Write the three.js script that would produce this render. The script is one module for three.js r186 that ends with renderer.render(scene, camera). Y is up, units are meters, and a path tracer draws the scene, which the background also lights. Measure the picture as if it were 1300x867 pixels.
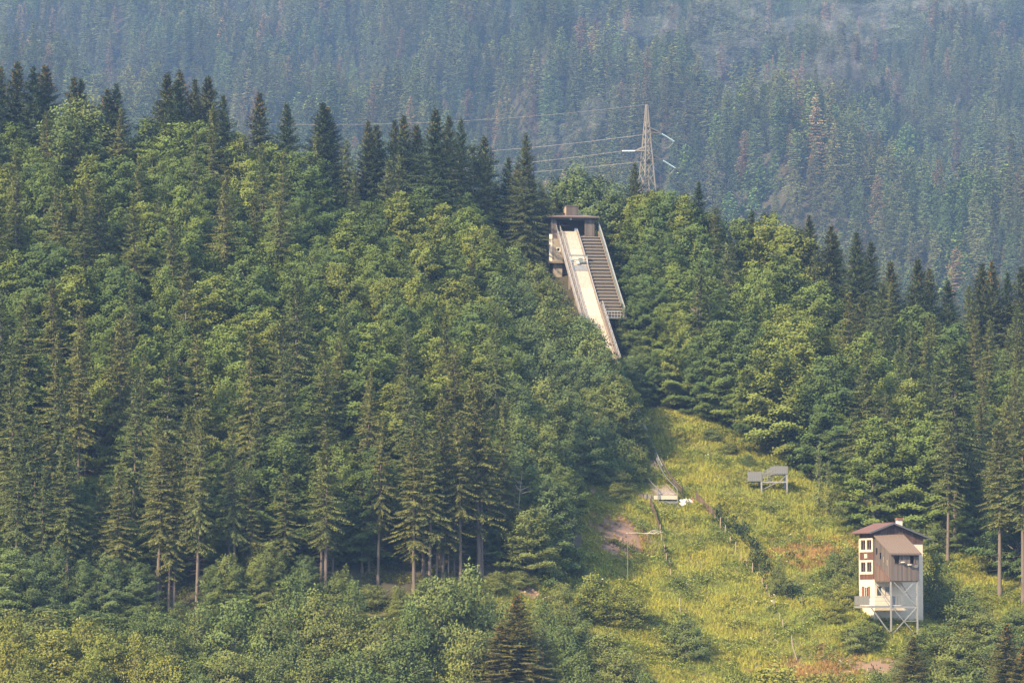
import * as THREE from 'three';
import { mergeGeometries } from 'three/addons/utils/BufferGeometryUtils.js';
import { createNoise2D, createNoise3D } from 'simplex-noise';

// ---------------------------------------------------------------- camera, sky, sun, exposure, air
const scene = new THREE.Scene();
const renderer = new THREE.WebGLRenderer({ antialias: true });
renderer.setSize(1024, 682);
renderer.toneMapping = THREE.LinearToneMapping;
renderer.toneMappingExposure = 2.75;
renderer.shadowMap.enabled = true;

const camera = new THREE.PerspectiveCamera(10.71, 1024 / 682, 1, 20000);
camera.position.set(0, 0, 0);
camera.rotation.set(Math.atan(326.5 / 4625), 0, 0);

const SUN_EL = 36 * Math.PI / 180, SUN_AZ = 46 * Math.PI / 180;     // from the left, a little behind the camera
const sunDir = new THREE.Vector3(-Math.cos(SUN_EL) * Math.cos(SUN_AZ), Math.sin(SUN_EL), Math.cos(SUN_EL) * Math.sin(SUN_AZ));
// bright, thinly veiled sky: even vertical gradient, broad soft glow round the veiled sun, faint cloud texture
{
  const W = 512, H = 256, data = new Float32Array(W * H * 4), n3 = createNoise3D(() => 0.37);
  for (let j = 0; j < H; j++) for (let i = 0; i < W; i++) {
    const up = ((j + 0.5) / H - 0.5) * Math.PI, az = ((i + 0.5) / W - 0.5) * 2 * Math.PI, x = Math.cos(az) * Math.cos(up), y = Math.sin(up), z = Math.sin(az) * Math.cos(up);
    const e = Math.max(0, y), cos = x * sunDir.x + y * sunDir.y + z * sunDir.z, glow = 0.45 * Math.exp((cos - 1) * 4), cloud = 1 + 0.10 * n3(x * 2.2, y * 5, z * 2.2) + 0.05 * n3(x * 6, y * 12, z * 6), o = (j * W + i) * 4;
    const f = Math.pow(1 - e, 1.5);
    data[o] = (0.30 + 0.11 * f + glow) * cloud; data[o + 1] = (0.38 + 0.095 * f + glow * 0.88) * cloud; data[o + 2] = (0.51 + 0.06 * f + glow * 0.68) * cloud; data[o + 3] = 1;
  }
  const t = new THREE.DataTexture(data, W, H, THREE.RGBAFormat, THREE.FloatType);
  t.mapping = THREE.EquirectangularReflectionMapping; t.magFilter = t.minFilter = THREE.LinearFilter; t.needsUpdate = true;
  scene.background = t; scene.environment = t;
}

const sun = new THREE.DirectionalLight(0xffe0b0, 4.7);
sun.name = 'sun';
sun.position.copy(sunDir).multiplyScalar(600).add(new THREE.Vector3(0, 20, -500));
sun.target.position.set(0, 20, -500);
sun.castShadow = true;
sun.shadow.radius = 5;
sun.shadow.mapSize.set(4096, 4096);
Object.assign(sun.shadow.camera, { left: -200, right: 200, top: 200, bottom: -200, near: 10, far: 1500 });
scene.add(sun, sun.target);
scene.fog = new THREE.FogExp2(new THREE.Color(0.29, 0.52, 1.0), 0.00014);

// ---------------------------------------------------------------- helpers
const rng = (seed) => () => { seed = (seed + 0x6d2b79f5) | 0; let t = Math.imul(seed ^ (seed >>> 15), 1 | seed); t = (t + Math.imul(t ^ (t >>> 7), 61 | t)) ^ t; return ((t ^ (t >>> 14)) >>> 0) / 4294967296; };
const noise2 = createNoise2D(rng(11)), noise3 = createNoise3D(rng(12));
const clamp = (x, a = 0, b = 1) => Math.min(b, Math.max(a, x)), lerp = (a, b, t) => a + (b - a) * t;
const smooth = (x, a, b) => { const t = clamp((x - a) / (b - a)); return t * t * (3 - 2 * t); };
const V = (x, y, z) => new THREE.Vector3(x, y, z);
const taken = new Map();
function numbered(name) { const n = taken.get(name) ?? 0; taken.set(name, n + 1); return n ? `${name}_${String(n).padStart(3, '0')}` : name; }
function tag(o, label, category, group, kind) {
  if (label) o.userData.label = label;
  if (category) o.userData.category = category;
  if (group) o.userData.group = group;
  if (kind) o.userData.kind = kind;
  return o;
}
function add(o, name, parent = scene) {
  o.name = parent === scene ? numbered(name) : name;
  o.traverse((m) => { if (m.isMesh) { m.castShadow = true; m.receiveShadow = true; } });
  parent.add(o);
  return o;
}
const rgb = (r, g, b) => new THREE.Color().setRGB(r, g, b);

// ---------------------------------------------------------------- terrain: a smooth surface through surveyed points [x, distance, height]
const SURVEY = [[21.7,503,12.8],[22.1,487,6.3],[22.3,470,0.0],[24.5,455,-5.9],[26.8,444,-10.2],[34.4,444,-10.2],[36.0,490,6.3],[34.6,472,0.0],[36.6,506,13.1],[31.2,516,17.8],[44.2,461,-2.2],[51.0,459,-3.7],[47.7,452,-6.2],[53.2,470,-1.8],[45.6,441,-10.1],[60.8,470,-0.5],[65.6,468,-1.5],[62.3,445,-10.2],[44.7,482,4.2],[60.3,482,4.2],[22.0,534,26.7],[30.9,529,22.8],[39.3,520,17.9],[46.9,505,12.0],[57.1,528,18.2],[70.9,505,7.6],[60.0,505,10.9],[25.9,598,48.5],[44.9,592,41.0],[62.8,580,29.4],[80.9,575,27.3],[30.3,560,35.1],[48.1,555,28.8],[9.6,588,52.8],[12.8,563,38.9],[15.6,545,30.0],[18.1,524,20.3],[4.9,563,41.4],[4.6,530,27.5],[-83.3,590,58.2],[-56.6,592,59.0],[-32.0,590,54.9],[-12.8,590,53.0],[3.9,592,52.3],[-61.8,441,-2.7],[-43.2,445,-2.0],[-22.9,449,-0.7],[-10.8,455,1.8],[-4.0,458,2.7],[0.3,461,3.3],[5.0,466,4.0],[11.6,490,11.1],[14.7,486,7.3],[10.3,503,16.3],[-58.8,420,-11.3],[-31.7,421,-11.3],[0.0,424,-11.8],[18.9,438,-11.3],[-160.0,440,-3.0],[-160.0,590,57.0],[-140.0,415,-14.0],[160.0,575,26.0],[160.0,470,-4.0],[150.0,440,-14.0],[-60.0,640,48.0],[60.0,640,42.0],[-160.0,650,45.0],[160.0,640,18.0],[0.0,395,-20.0],[-100.0,395,-20.0],[100.0,395,-20.0]];
const U2 = (r2) => (r2 > 1e-9 ? 0.5 * r2 * Math.log(r2) : 0);
const WEIGHTS = (() => {
  const n = SURVEY.length, m = n + 3, A = Array.from({ length: m }, () => new Float64Array(m + 1));
  for (let i = 0; i < n; i++) {
    const [xi, di, hi] = SURVEY[i];
    for (let j = 0; j < n; j++) A[i][j] = i === j ? 0.002 : U2(((xi - SURVEY[j][0]) ** 2 + (di - SURVEY[j][1]) ** 2) / 1e4);
    A[i][n] = A[n][i] = 1; A[i][n + 1] = A[n + 1][i] = xi / 100; A[i][n + 2] = A[n + 2][i] = di / 100; A[i][m] = hi;
  }
  for (let c = 0; c < m; c++) {
    let p = c;
    for (let r = c + 1; r < m; r++) if (Math.abs(A[r][c]) > Math.abs(A[p][c])) p = r;
    [A[c], A[p]] = [A[p], A[c]];
    for (let r = 0; r < m; r++) {
      if (r === c || !A[r][c]) continue;
      const k = A[r][c] / A[c][c];
      for (let q = c; q <= m; q++) A[r][q] -= k * A[c][q];
    }
  }
  return A.map((row, i) => row[m] / row[i]);
})();
function hill(x, d) {
  const n = SURVEY.length;
  let h = WEIGHTS[n] + WEIGHTS[n + 1] * x / 100 + WEIGHTS[n + 2] * d / 100;
  for (let i = 0; i < n; i++) h += WEIGHTS[i] * U2(((x - SURVEY[i][0]) ** 2 + (d - SURVEY[i][1]) ** 2) / 1e4);
  return h;
}
function mountain(x, d) {                                           // the far side of the valley
  const s = smooth(d, 950, 1500), spur = noise2(x / 190 + d / 520, d / 1300) * 40 + noise2(x / 80 - d / 420, d / 420 + 9) * 15;
  return -22 + 128 * smooth(d, 900, 1460) * (d < 1460 ? 1 : 1) + Math.max(0, d - 1460) * (0.262 + 0.00003 * (d - 1460)) + spur * s;
}
function ground(x, d) {
  const cx = clamp(x, -165, 165), near = smooth(d, 396, 420) * (1 - smooth(d, 630, 720));
  let h = 0;
  if (near > 0) {
    h = hill(cx, clamp(d, 396, 650)) - Math.max(0, Math.abs(x) - 165) * 0.05;
    h += (noise2(x / 9, d / 9) * 0.28 + noise2(x / 3.1, d / 3.1 + 40) * 0.1);
  }
  const fore = d < 500 ? lerp(-1.75, -24, smooth(d, 3, 330)) + lerp(0, 4, smooth(d, 330, 396)) : mountain(x, d);
  return lerp(fore, h, near);
}
const MEADOW = [[17, 528], [22, 536], [31, 530], [39.3, 521], [47, 506], [55, 491], [61, 473], [66, 469], [95, 462], [95, 400], [-110, 400], [-110, 432], [-62, 438], [-43, 442], [-23, 446], [-10, 451], [-3, 455], [3, 461], [8, 470], [11, 480], [9, 500], [12, 514]];
const TURF = [[15, 530], [21, 543], [33, 538], [44, 528], [53, 512], [61, 497], [66, 480], [74, 474], [100, 466], [95, 400], [-110, 400], [-110, 434], [-62, 440], [-43, 444], [-23, 448], [-10, 453], [-3, 457], [3, 463], [7, 470], [9.5, 480], [7, 500], [10, 515]];   // grass and herbs reach under the outer branches
function inside(poly, x, y) {
  let r = false;
  for (let i = 0, j = poly.length - 1; i < poly.length; j = i++) {
    const [a, b] = poly[i], [c, e] = poly[j];
    if ((b > y) !== (e > y) && x < ((c - a) * (y - b)) / (e - b) + a) r = !r;
  }
  return r;
}
const SOIL = [[14.6, 488, 4.0, 5.5], [13.2, 482, 2.6, 3.4], [8, 467.5, 3, 1.5], [2, 456.5, 3, 1.4], [10.6, 499, 1.2, 2], [45, 446, 5, 3.2], [38, 441, 4, 2.5]];   // bare earth: x, distance, half widths
const soilAt = (x, d) => SOIL.reduce((m, [a, b, c, e]) => Math.max(m, 1.25 - Math.hypot((x - a) / c, (d - b) / e) + noise2(x / 1.6, d / 1.6) * 0.45), 0);
const dryAt = (x, d) => smooth(1.15 - Math.hypot((x - 41) / 11, (d - 487) / 7) + noise2(x / 4, d / 4) * 0.5, 0.2, 0.8) + smooth(1.1 - Math.hypot((x - 38) / 9, (d - 446) / 7) + noise2(x / 3, d / 3) * 0.5, 0.1, 0.8) + smooth(1.1 - Math.hypot((x - 15) / 5, (d - 488) / 7) + noise2(x / 2, d / 2) * 0.5, 0.2, 0.8);
{
  const axis = (...runs) => { const a = []; for (const [from, to, step] of runs) for (let v = from; v < to - step / 2; v += step) a.push(v); a.push(runs[runs.length - 1][1]); return a; };
  const xs = axis([-4000, -1000, 400], [-1000, -400, 60], [-400, -100, 14], [-100, 100, 1.25], [100, 400, 14], [400, 1000, 60], [1000, 4000, 400]);
  const ds = axis([-300, 0, 60], [0, 380, 12], [380, 560, 1.25], [560, 720, 4], [720, 1400, 30], [1400, 2800, 14], [2800, 6000, 160]);
  const P = [], C = [], I = [];
  for (const d of ds) for (const x of xs) {
    const far = d > 720, h = d > 2800 ? mountain(x, 2800) - (d - 2800) * 0.05 : d < 0 ? -1.75 + d * 0.02 : ground(x, d);
    P.push(x, h, -d);
    const n = noise2(x / 2.3, d / 2.3) * 0.5 + noise2(x / 0.9, d / 0.9 + 7) * 0.5;
    let c = [0.045, 0.042, 0.026];
    if (!far && inside(TURF, x, d)) {
      const s = smooth(soilAt(x, d), 0.25, 0.6), y = smooth(dryAt(x, d), 0.2, 0.9);
      c = [lerp(0.095, 0.13, y), lerp(0.095, 0.085, y), lerp(0.030, 0.045, y)];
      c = [lerp(c[0], 0.19, s), lerp(c[1], 0.122, s), lerp(c[2], 0.088, s)];
    }
    C.push(...c.map((v) => v * (1 + 0.25 * n)));
  }
  const w = xs.length;
  for (let j = 0; j < ds.length - 1; j++) for (let i = 0; i < w - 1; i++) { const a = j * w + i; I.push(a, a + 1, a + w, a + 1, a + w + 1, a + w); }
  const g = new THREE.BufferGeometry();
  g.setAttribute('position', new THREE.Float32BufferAttribute(P, 3));
  g.setAttribute('color', new THREE.Float32BufferAttribute(C, 3));
  g.setIndex(I);
  g.computeVertexNormals();
  tag(add(new THREE.Mesh(g, new THREE.MeshStandardMaterial({ vertexColors: true, roughness: 1, side: THREE.DoubleSide })), 'ground'), 'grassy ski jump hill rising to forest slopes and the mountain beyond', 'ground', null, 'structure');
}

// ---------------------------------------------------------------- foliage
class Leaves {                                                      // many small folded leaf sprays, joined into one crown
  constructor() { this.p = []; this.c = []; this.i = []; }
  // a spray: base point, direction of its length, direction of its width
  add(x, y, z, ux, uy, uz, vx, vy, vz, len, wid, c, fold = 0.15) {
    const n = this.p.length / 3, mx = x + ux * len * 0.45, my = y + uy * len * 0.45, mz = z + uz * len * 0.45, w = wid / 2, f = fold * w;
    this.p.push(x, y, z, mx + vx * w, my + vy * w - f, mz + vz * w, x + ux * len, y + uy * len, z + uz * len, mx - vx * w, my - vy * w - f, mz - vz * w);
    for (let k = 0; k < 4; k++) this.c.push(c[0], c[1], c[2]);
    this.i.push(n, n + 1, n + 2, n, n + 2, n + 3);
  }
  geometry() {
    const g = new THREE.BufferGeometry();
    g.setAttribute('position', new THREE.Float32BufferAttribute(this.p, 3));
    g.setAttribute('color', new THREE.Float32BufferAttribute(this.c, 3));
    g.setIndex(this.i);
    return g;
  }
}
function limb(points, radii, sides = 6) {                           // a tapered, bent tube
  const P = [], I = [];
  points.forEach((p, k) => {
    const a = points[Math.max(0, k - 1)], b = points[Math.min(points.length - 1, k + 1)], t = V(b[0] - a[0], b[1] - a[1], b[2] - a[2]).normalize();
    const u = Math.abs(t.y) > 0.9 ? V(1, 0, 0) : V(0, 1, 0), s = u.clone().cross(t).normalize(), q = t.clone().cross(s);
    for (let j = 0; j < sides; j++) {
      const an = (j / sides) * 2 * Math.PI, c = Math.cos(an) * radii[k], e = Math.sin(an) * radii[k];
      P.push(p[0] + s.x * c + q.x * e, p[1] + s.y * c + q.y * e, p[2] + s.z * c + q.z * e);
    }
  });
  for (let k = 0; k < points.length - 1; k++) for (let j = 0; j < sides; j++) { const a = k * sides + j, b = k * sides + ((j + 1) % sides); I.push(a, b, a + sides, b, b + sides, a + sides); }
  const g = new THREE.BufferGeometry();
  g.setAttribute('position', new THREE.Float32BufferAttribute(P, 3));
  g.setIndex(I);
  g.computeVertexNormals();
  return g;
}
function trunkShape(H, r0, R, bend = 0.25, top = 0.98) {
  const pts = [], rad = [], n = 9, bx = (R() - 0.5) * bend, bz = (R() - 0.5) * bend;
  for (let k = 0; k <= n; k++) { const t = k / n; pts.push([bx * Math.sin(t * 3.1), lerp(-0.8, H * top, t), bz * Math.sin(t * 2.6)]); rad.push(r0 * (k ? Math.pow(1 - t, 0.75) * 0.95 + 0.02 : 1.35)); }
  return limb(pts, rad, 7);
}
// Norway spruce: whorls of sagging branches with side twigs; base = where the living crown starts (share of the height)
function spruceShape(seed, { H = 26, W = 3.2, base = 0.05, whorl = 0.5, per = 6, sag = 1, gaps = 0, power = 0.8, flake = 1, cones = 0, jag = 0.5 }) {
  const R = rng(seed), L = new Leaves(), limbs = [trunkShape(H, 0.0085 * H + 0.04, R)];
  let y = base * H, az0 = R() * 6;
  while (y < H * 0.985) {
    const t = (y - base * H) / (H * (1 - base)), prof = Math.pow(1 - t, power) * clamp(0.45 + t * 3, 0, 1);
    const n = Math.max(3, Math.round(per * (0.55 + 0.45 * (1 - t)) + R() - 0.5));
    az0 += 1.3 + R();
    for (let k = 0; k < n; k++) {
      if (R() < gaps * (1 - t * 0.8)) continue;
      const az = az0 + (k / n) * 2 * Math.PI + (R() - 0.5) * 0.5, len = W * prof * (1 - jag / 2 + R() * jag) * (1 + 0.4 * noise2(az * 0.9 + seed, y * 0.35)) + 0.22;
      const ca = Math.cos(az), sa = Math.sin(az), el = lerp(-0.22 * sag, 0.75, Math.pow(t, 1.4)) + (R() - 0.5) * 0.42, yb = y + (R() - 0.5) * whorl * 1.7;
      const at = (s) => { const r = len * s * Math.cos(el * 0.7); return [ca * r, yb + len * (Math.sin(el) * s - 0.42 * sag * (1 - t * 0.8) * s * s + 0.22 * sag * (1 - t * 0.5) * s * s * s), sa * r]; };
      const tone = 0.82 + R() * 0.36, step = 0.27 / flake;
      for (let s = 0.12; s < 1; s += step / Math.max(0.6, len)) {
        const p = at(s), q = at(Math.min(1, s + 0.1)), dx = q[0] - p[0], dy = q[1] - p[1], dz = q[2] - p[2], m = Math.hypot(dx, dy, dz) || 1;
        const fx = dx / m, fy = dy / m, fz = dz / m, px = -sa, pz = ca;
        const tw = (0.20 * len * (1 - s) + 0.34) * (0.7 + R() * 0.6);
        for (const side of [-1, 1]) {
          const sp = 0.75 + R() * 0.5, hang = -0.18 - 0.5 * sag * R() * (1 - t * 0.6);
          let ux = fx * Math.cos(sp) + px * side * Math.sin(sp), uy = fy * Math.cos(sp) + hang, uz = fz * Math.cos(sp) + pz * side * Math.sin(sp);
          const l = Math.hypot(ux, uy, uz); ux /= l; uy /= l; uz /= l;
          const roll = (R() - 0.5) * 1.2, c = tone * (0.78 + R() * 0.44), col = [c, c, c];
          let vx = fx + px * side * -0.3, vy = roll * 0.8, vz = fz + pz * side * -0.3; const vl = Math.hypot(vx, vy, vz) || 1;
          L.add(p[0], p[1] + (R() - 0.5) * 0.08, p[2], ux, uy, uz, vx / vl, vy / vl, vz / vl, tw, (0.17 + 0.12 * R()) * flake, col, 0.5);
        }
        const c = tone * (0.85 + R() * 0.35);
        L.add(p[0], p[1] + 0.03, p[2], fx, fy + 0.1, fz, px, (R() - 0.5) * 0.5, pz, 0.36, 0.17 * flake, [c, c, c], 0.4);
        if (R() < 0.4 * sag) L.add(p[0], p[1], p[2], fx * 0.3 + (R() - 0.5) * 0.5, -1, fz * 0.3 + (R() - 0.5) * 0.5, px, 0, pz, 0.25 + R() * 0.4, 0.16, [c * 0.95, c * 0.95, c * 0.95], 0);
      }
      if (cones && t > 0.8 && R() < cones) { const p = at(0.75 + R() * 0.2); for (let q = 0; q < 2; q++) L.add(p[0] + (R() - 0.5) * 0.3, p[1], p[2] + (R() - 0.5) * 0.3, (R() - 0.5) * 0.3, -1, (R() - 0.5) * 0.3, 1, 0, 0, 0.28, 0.14, [2.9, 1.35, 0.9], 0); }
    }
    y += whorl * (0.75 + R() * 0.5) * (0.55 + 0.45 * (1 - t));
  }
  for (let k = 0; k < 6; k++) { const a = k * 1.05; L.add(0, H * 0.965 + k * 0.14, 0, Math.cos(a) * 0.5, 0.75, Math.sin(a) * 0.5, -Math.sin(a), 0, Math.cos(a), 0.34, 0.13, [1, 1, 1], 0); }
  const dead = base > 0.12 ? 26 : 0;                                // bare lower trunk with dead twigs
  for (let k = 0; k < dead; k++) { const a = R() * 6.3, yy = base * H * (0.2 + 0.85 * R()), l = 0.5 + R() * 1.3, r = 0.006 * H; limbs.push(limb([[Math.cos(a) * r, yy, Math.sin(a) * r], [Math.cos(a) * l, yy - 0.15 * l, Math.sin(a) * l]], [0.025, 0.008], 3)); }
  return { crown: L.geometry(), trunk: mergeGeometries(limbs), H };
}
// broadleaf crown: limbs reach an uneven outline and carry flat, tiered leaf sprays
function broadleafShape(seed, { H = 18, W = 5.6, base = 0.05, branches = 70, flat = 0.85, leaf = 0.29, top = 0.6, lobes = 0.38, spread = 0.92, density = 1, trunkR = 0.011, warm = 0 }) {
  const R = rng(seed), L = new Leaves(), limbs = [trunkShape(H, trunkR * H + 0.04, R, 0.7, 0.86)];
  const yb = base * H, hc = H - yb;
  for (let b = 0; b < branches; b++) {
    const t = Math.pow((b + R()) / branches, 0.92), az = b * 2.39996 + (R() - 0.5) * 0.7;
    const prof = Math.pow(1 - Math.pow(t, 1.5), top) * (0.76 + 0.24 * Math.min(1, t * 3.5)), out = W * prof * (1 + lobes * noise3(Math.cos(az) * 1.3 + seed, Math.sin(az) * 1.3, t * 4)) * (0.84 + R() * 0.28) + 0.35;
    const el = lerp(0.12, 1.2, Math.pow(t, 1.1)) + (R() - 0.5) * 0.25, rise = out * Math.tan(Math.min(el, 1.05)) * 0.8;
    const ye = yb + t * hc * 0.97 + (R() - 0.5) * 0.5, ya = Math.max(yb * 0.8, ye - rise), ca = Math.cos(az), sa = Math.sin(az), len = Math.hypot(out, ye - ya);
    const droop = 0.10 * out * (1 - t);
    const at = (s) => [ca * out * s, ya + (ye - ya) * (s * 1.15 - 0.15 * s * s) - droop * s * s, sa * out * s];
    if (b % 2 === 0 && len > 1.5) limbs.push(limb([[0, ya - 0.3, 0], at(0.5), at(0.92)], [0.055 + 0.012 * len, 0.03 + 0.004 * len, 0.012], 4));
    const tone = 0.82 + R() * 0.36, hue = (R() - 0.5) * 0.10 + warm;
    for (let s = 0.36; s <= 1.02; s += 0.5 / len) {
      const p = at(s), fan = (0.36 * len * (1.08 - s) + 0.5) * spread;
      for (const side of [-1, 0, 1]) {
        const reach = side ? fan * (0.6 + R() * 0.6) : 0.25;
        for (let q = 0.2; q <= reach + 0.2; q += 0.42) {
          // the spray's plane slopes down and outwards, as leaves turn to the light
          const slope = 0.55 + (R() - 0.5) * 0.5, cs = Math.cos(slope), sn = Math.sin(slope), fwd = 0.55 * q;
          const cx = p[0] - sa * side * q + ca * fwd + (R() - 0.5) * 0.2, cz = p[2] + ca * side * q + sa * fwd + (R() - 0.5) * 0.2, cy = p[1] - 0.07 * q * q - 0.25 * fwd + (R() - 0.5) * 0.3 * (1.6 - flat);
          const n = Math.max(2, Math.round(10 * density * (0.6 + R() * 0.8)));
          for (let k = 0; k < n; k++) {
            const a = R() * 6.283, r = Math.sqrt(R()) * 0.34, ec = Math.cos(a), es = Math.sin(a), wob = (R() - 0.5) * (0.5 + 1.6 * (1 - flat)), wob2 = (R() - 0.5) * (0.5 + 1.6 * (1 - flat));
            let ux = ca * cs * ec - sa * es + ca * sn * wob, uy = -sn * ec + cs * wob, uz = sa * cs * ec + ca * es + sa * sn * wob;
            let vx = -ca * cs * es - sa * ec + ca * sn * wob2, vy = sn * es + cs * wob2, vz = -sa * cs * es + ca * ec + sa * sn * wob2;
            const m1 = 1 / Math.hypot(ux, uy, uz), m2 = 1 / Math.hypot(vx, vy, vz), c = tone * (0.9 + R() * 0.2), l = leaf * (0.7 + R() * 0.6);
            ux *= m1; uy *= m1; uz *= m1;
            L.add(cx + ux * r, cy + uy * r + (R() - 0.5) * 0.08, cz + uz * r, ux, uy, uz, vx * m2, vy * m2, vz * m2, l, l * 0.72, [c * (1 + hue), c, c * (1 - hue * 0.5)], 0.25);
          }
        }
      }
    }
  }
  return { crown: L.geometry(), trunk: mergeGeometries(limbs), H };
}
const leafMaterial = (r, g, b) => new THREE.MeshPhysicalMaterial({ color: rgb(r, g, b), vertexColors: true, roughness: 1, specularIntensity: 0, side: THREE.DoubleSide });
const barkMaterial = (r, g, b) => new THREE.MeshStandardMaterial({ color: rgb(r, g, b), roughness: 0.95, side: THREE.DoubleSide });
const BARK = { spruce: barkMaterial(0.135, 0.112, 0.098), beech: barkMaterial(0.17, 0.16, 0.135), pine: barkMaterial(0.26, 0.13, 0.075), dead: barkMaterial(0.30, 0.25, 0.21) };
const KINDS = {
  S: { name: 'spruce_tree', category: 'spruce', hues: ['dark green', 'dark olive', 'blackish green'], tall: 28, low: 22, bark: BARK.spruce, tints: [[0.062, 0.085, 0.037], [0.072, 0.09, 0.039], [0.054, 0.081, 0.04]].map((c) => leafMaterial(...c)),
    shapes: [[101, { W: 7.6, base: 0.04, per: 10, power: 1.0, cones: 0.5 }], [102, { W: 6.6, base: 0.05, per: 9, power: 0.95, cones: 0.7 }], [103, { W: 8.0, base: 0.04, power: 1.08, per: 10 }], [104, { W: 6.0, base: 0.06, per: 9, power: 0.98, cones: 0.4, jag: 0.7 }]].map((a) => spruceShape(...a)) },
  F: { name: 'forest_spruce_tree', category: 'spruce', hues: ['olive', 'yellowish olive', 'dull green'], tall: 22, low: 18, bark: BARK.spruce, tints: [[0.111, 0.132, 0.049], [0.126, 0.138, 0.05], [0.093, 0.119, 0.049]].map((c) => leafMaterial(...c)),
    shapes: [[111, { W: 3.2, base: 0.24, gaps: 0.24, power: 0.8, sag: 1.3, jag: 0.9 }], [112, { W: 2.7, base: 0.34, gaps: 0.3, power: 0.75, sag: 1.4, jag: 0.8 }], [113, { W: 3.5, base: 0.18, gaps: 0.26, power: 0.8, sag: 1.2, jag: 0.7 }], [114, { W: 2.8, base: 0.4, gaps: 0.28, power: 0.7, sag: 1.3 }], [115, { W: 3.3, base: 0.12, gaps: 0.22, power: 0.9, sag: 1.1, jag: 0.8 }]].map((a) => spruceShape(...a)) },
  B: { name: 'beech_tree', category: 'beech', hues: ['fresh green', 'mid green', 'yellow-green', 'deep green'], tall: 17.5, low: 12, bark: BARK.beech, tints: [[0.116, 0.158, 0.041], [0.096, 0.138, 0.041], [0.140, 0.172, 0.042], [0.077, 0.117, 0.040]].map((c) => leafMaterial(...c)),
    shapes: [[121, {}], [122, { W: 6.4, base: 0.03, top: 0.55, lobes: 0.5, branches: 80 }], [123, { W: 5.0, base: 0.06, top: 0.8, lobes: 0.3 }], [124, { W: 6.0, base: 0.03, lobes: 0.55, top: 0.7, flat: 0.7 }], [125, { W: 6.8, base: 0.04, top: 0.5, lobes: 0.45, branches: 84, flat: 0.75 }]].map((a) => broadleafShape(...a)) },
  M: { name: 'broadleaf_tree', category: 'tree', hues: ['grey-green', 'pale green', 'dull deep green'], tall: 13, low: 8, bark: BARK.beech, tints: [[0.115, 0.158, 0.054], [0.134, 0.167, 0.054], [0.099, 0.141, 0.057]].map((c) => leafMaterial(...c)),
    shapes: [[131, { H: 14, W: 4.2, base: 0.06, flat: 0.55, top: 0.5, leaf: 0.26, lobes: 0.4, density: 0.9 }], [132, { H: 14, W: 3.7, base: 0.05, flat: 0.5, top: 0.6, leaf: 0.26, lobes: 0.45, density: 0.9 }], [133, { H: 14, W: 4.6, base: 0.06, flat: 0.6, top: 0.45, leaf: 0.27, lobes: 0.4, density: 0.85 }]].map((a) => broadleafShape(...a)) },
  L: { name: 'larch_tree', category: 'larch', hues: ['light green', 'bluish green'], tall: 20, low: 14, bark: BARK.pine, tints: [[0.119, 0.147, 0.067], [0.105, 0.133, 0.07]].map((c) => leafMaterial(...c)),
    shapes: [[141, { H: 22, W: 3.1, base: 0.15, sag: 0.7, power: 0.6, jag: 0.7, gaps: 0.1 }], [142, { H: 22, W: 2.7, base: 0.2, sag: 0.8, power: 0.55, jag: 0.8, gaps: 0.15 }]].map((a) => spruceShape(...a)) },
};
const treeRandom = rng(500);
function plant(kind, x, d, H, { name, label, category, group, variant, tint, wide = 1, bark } = {}) {
  const K = KINDS[kind], s = K.shapes[variant ?? Math.floor(treeRandom() * K.shapes.length)], m = tint ?? K.tints[Math.floor(treeRandom() * K.tints.length)], hue = K.hues?.[K.tints.indexOf(m)];
  if (typeof label === 'function') label = label(hue ?? 'green', H > K.tall ? 'tall' : H < K.low ? 'low' : 'middling');
  if (typeof group === 'function') group = group(label);
  const o = new THREE.Group();
  add(new THREE.Mesh(s.trunk, bark ?? K.bark), 'trunk', o);
  add(new THREE.Mesh(s.crown, m), 'crown', o);
  const k = H / s.H, w = wide * (0.82 + treeRandom() * 0.42) * Math.pow(k, -0.25);
  o.position.set(x, ground(x, d) - 0.1, -d);
  o.scale.set(k * w, k, k * w);
  o.rotation.set((treeRandom() - 0.5) * 0.08, treeRandom() * 6.283, (treeRandom() - 0.5) * 0.08);
  add(o, name ?? K.name);
  return tag(o, label, category ?? K.category, group);
}

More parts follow.
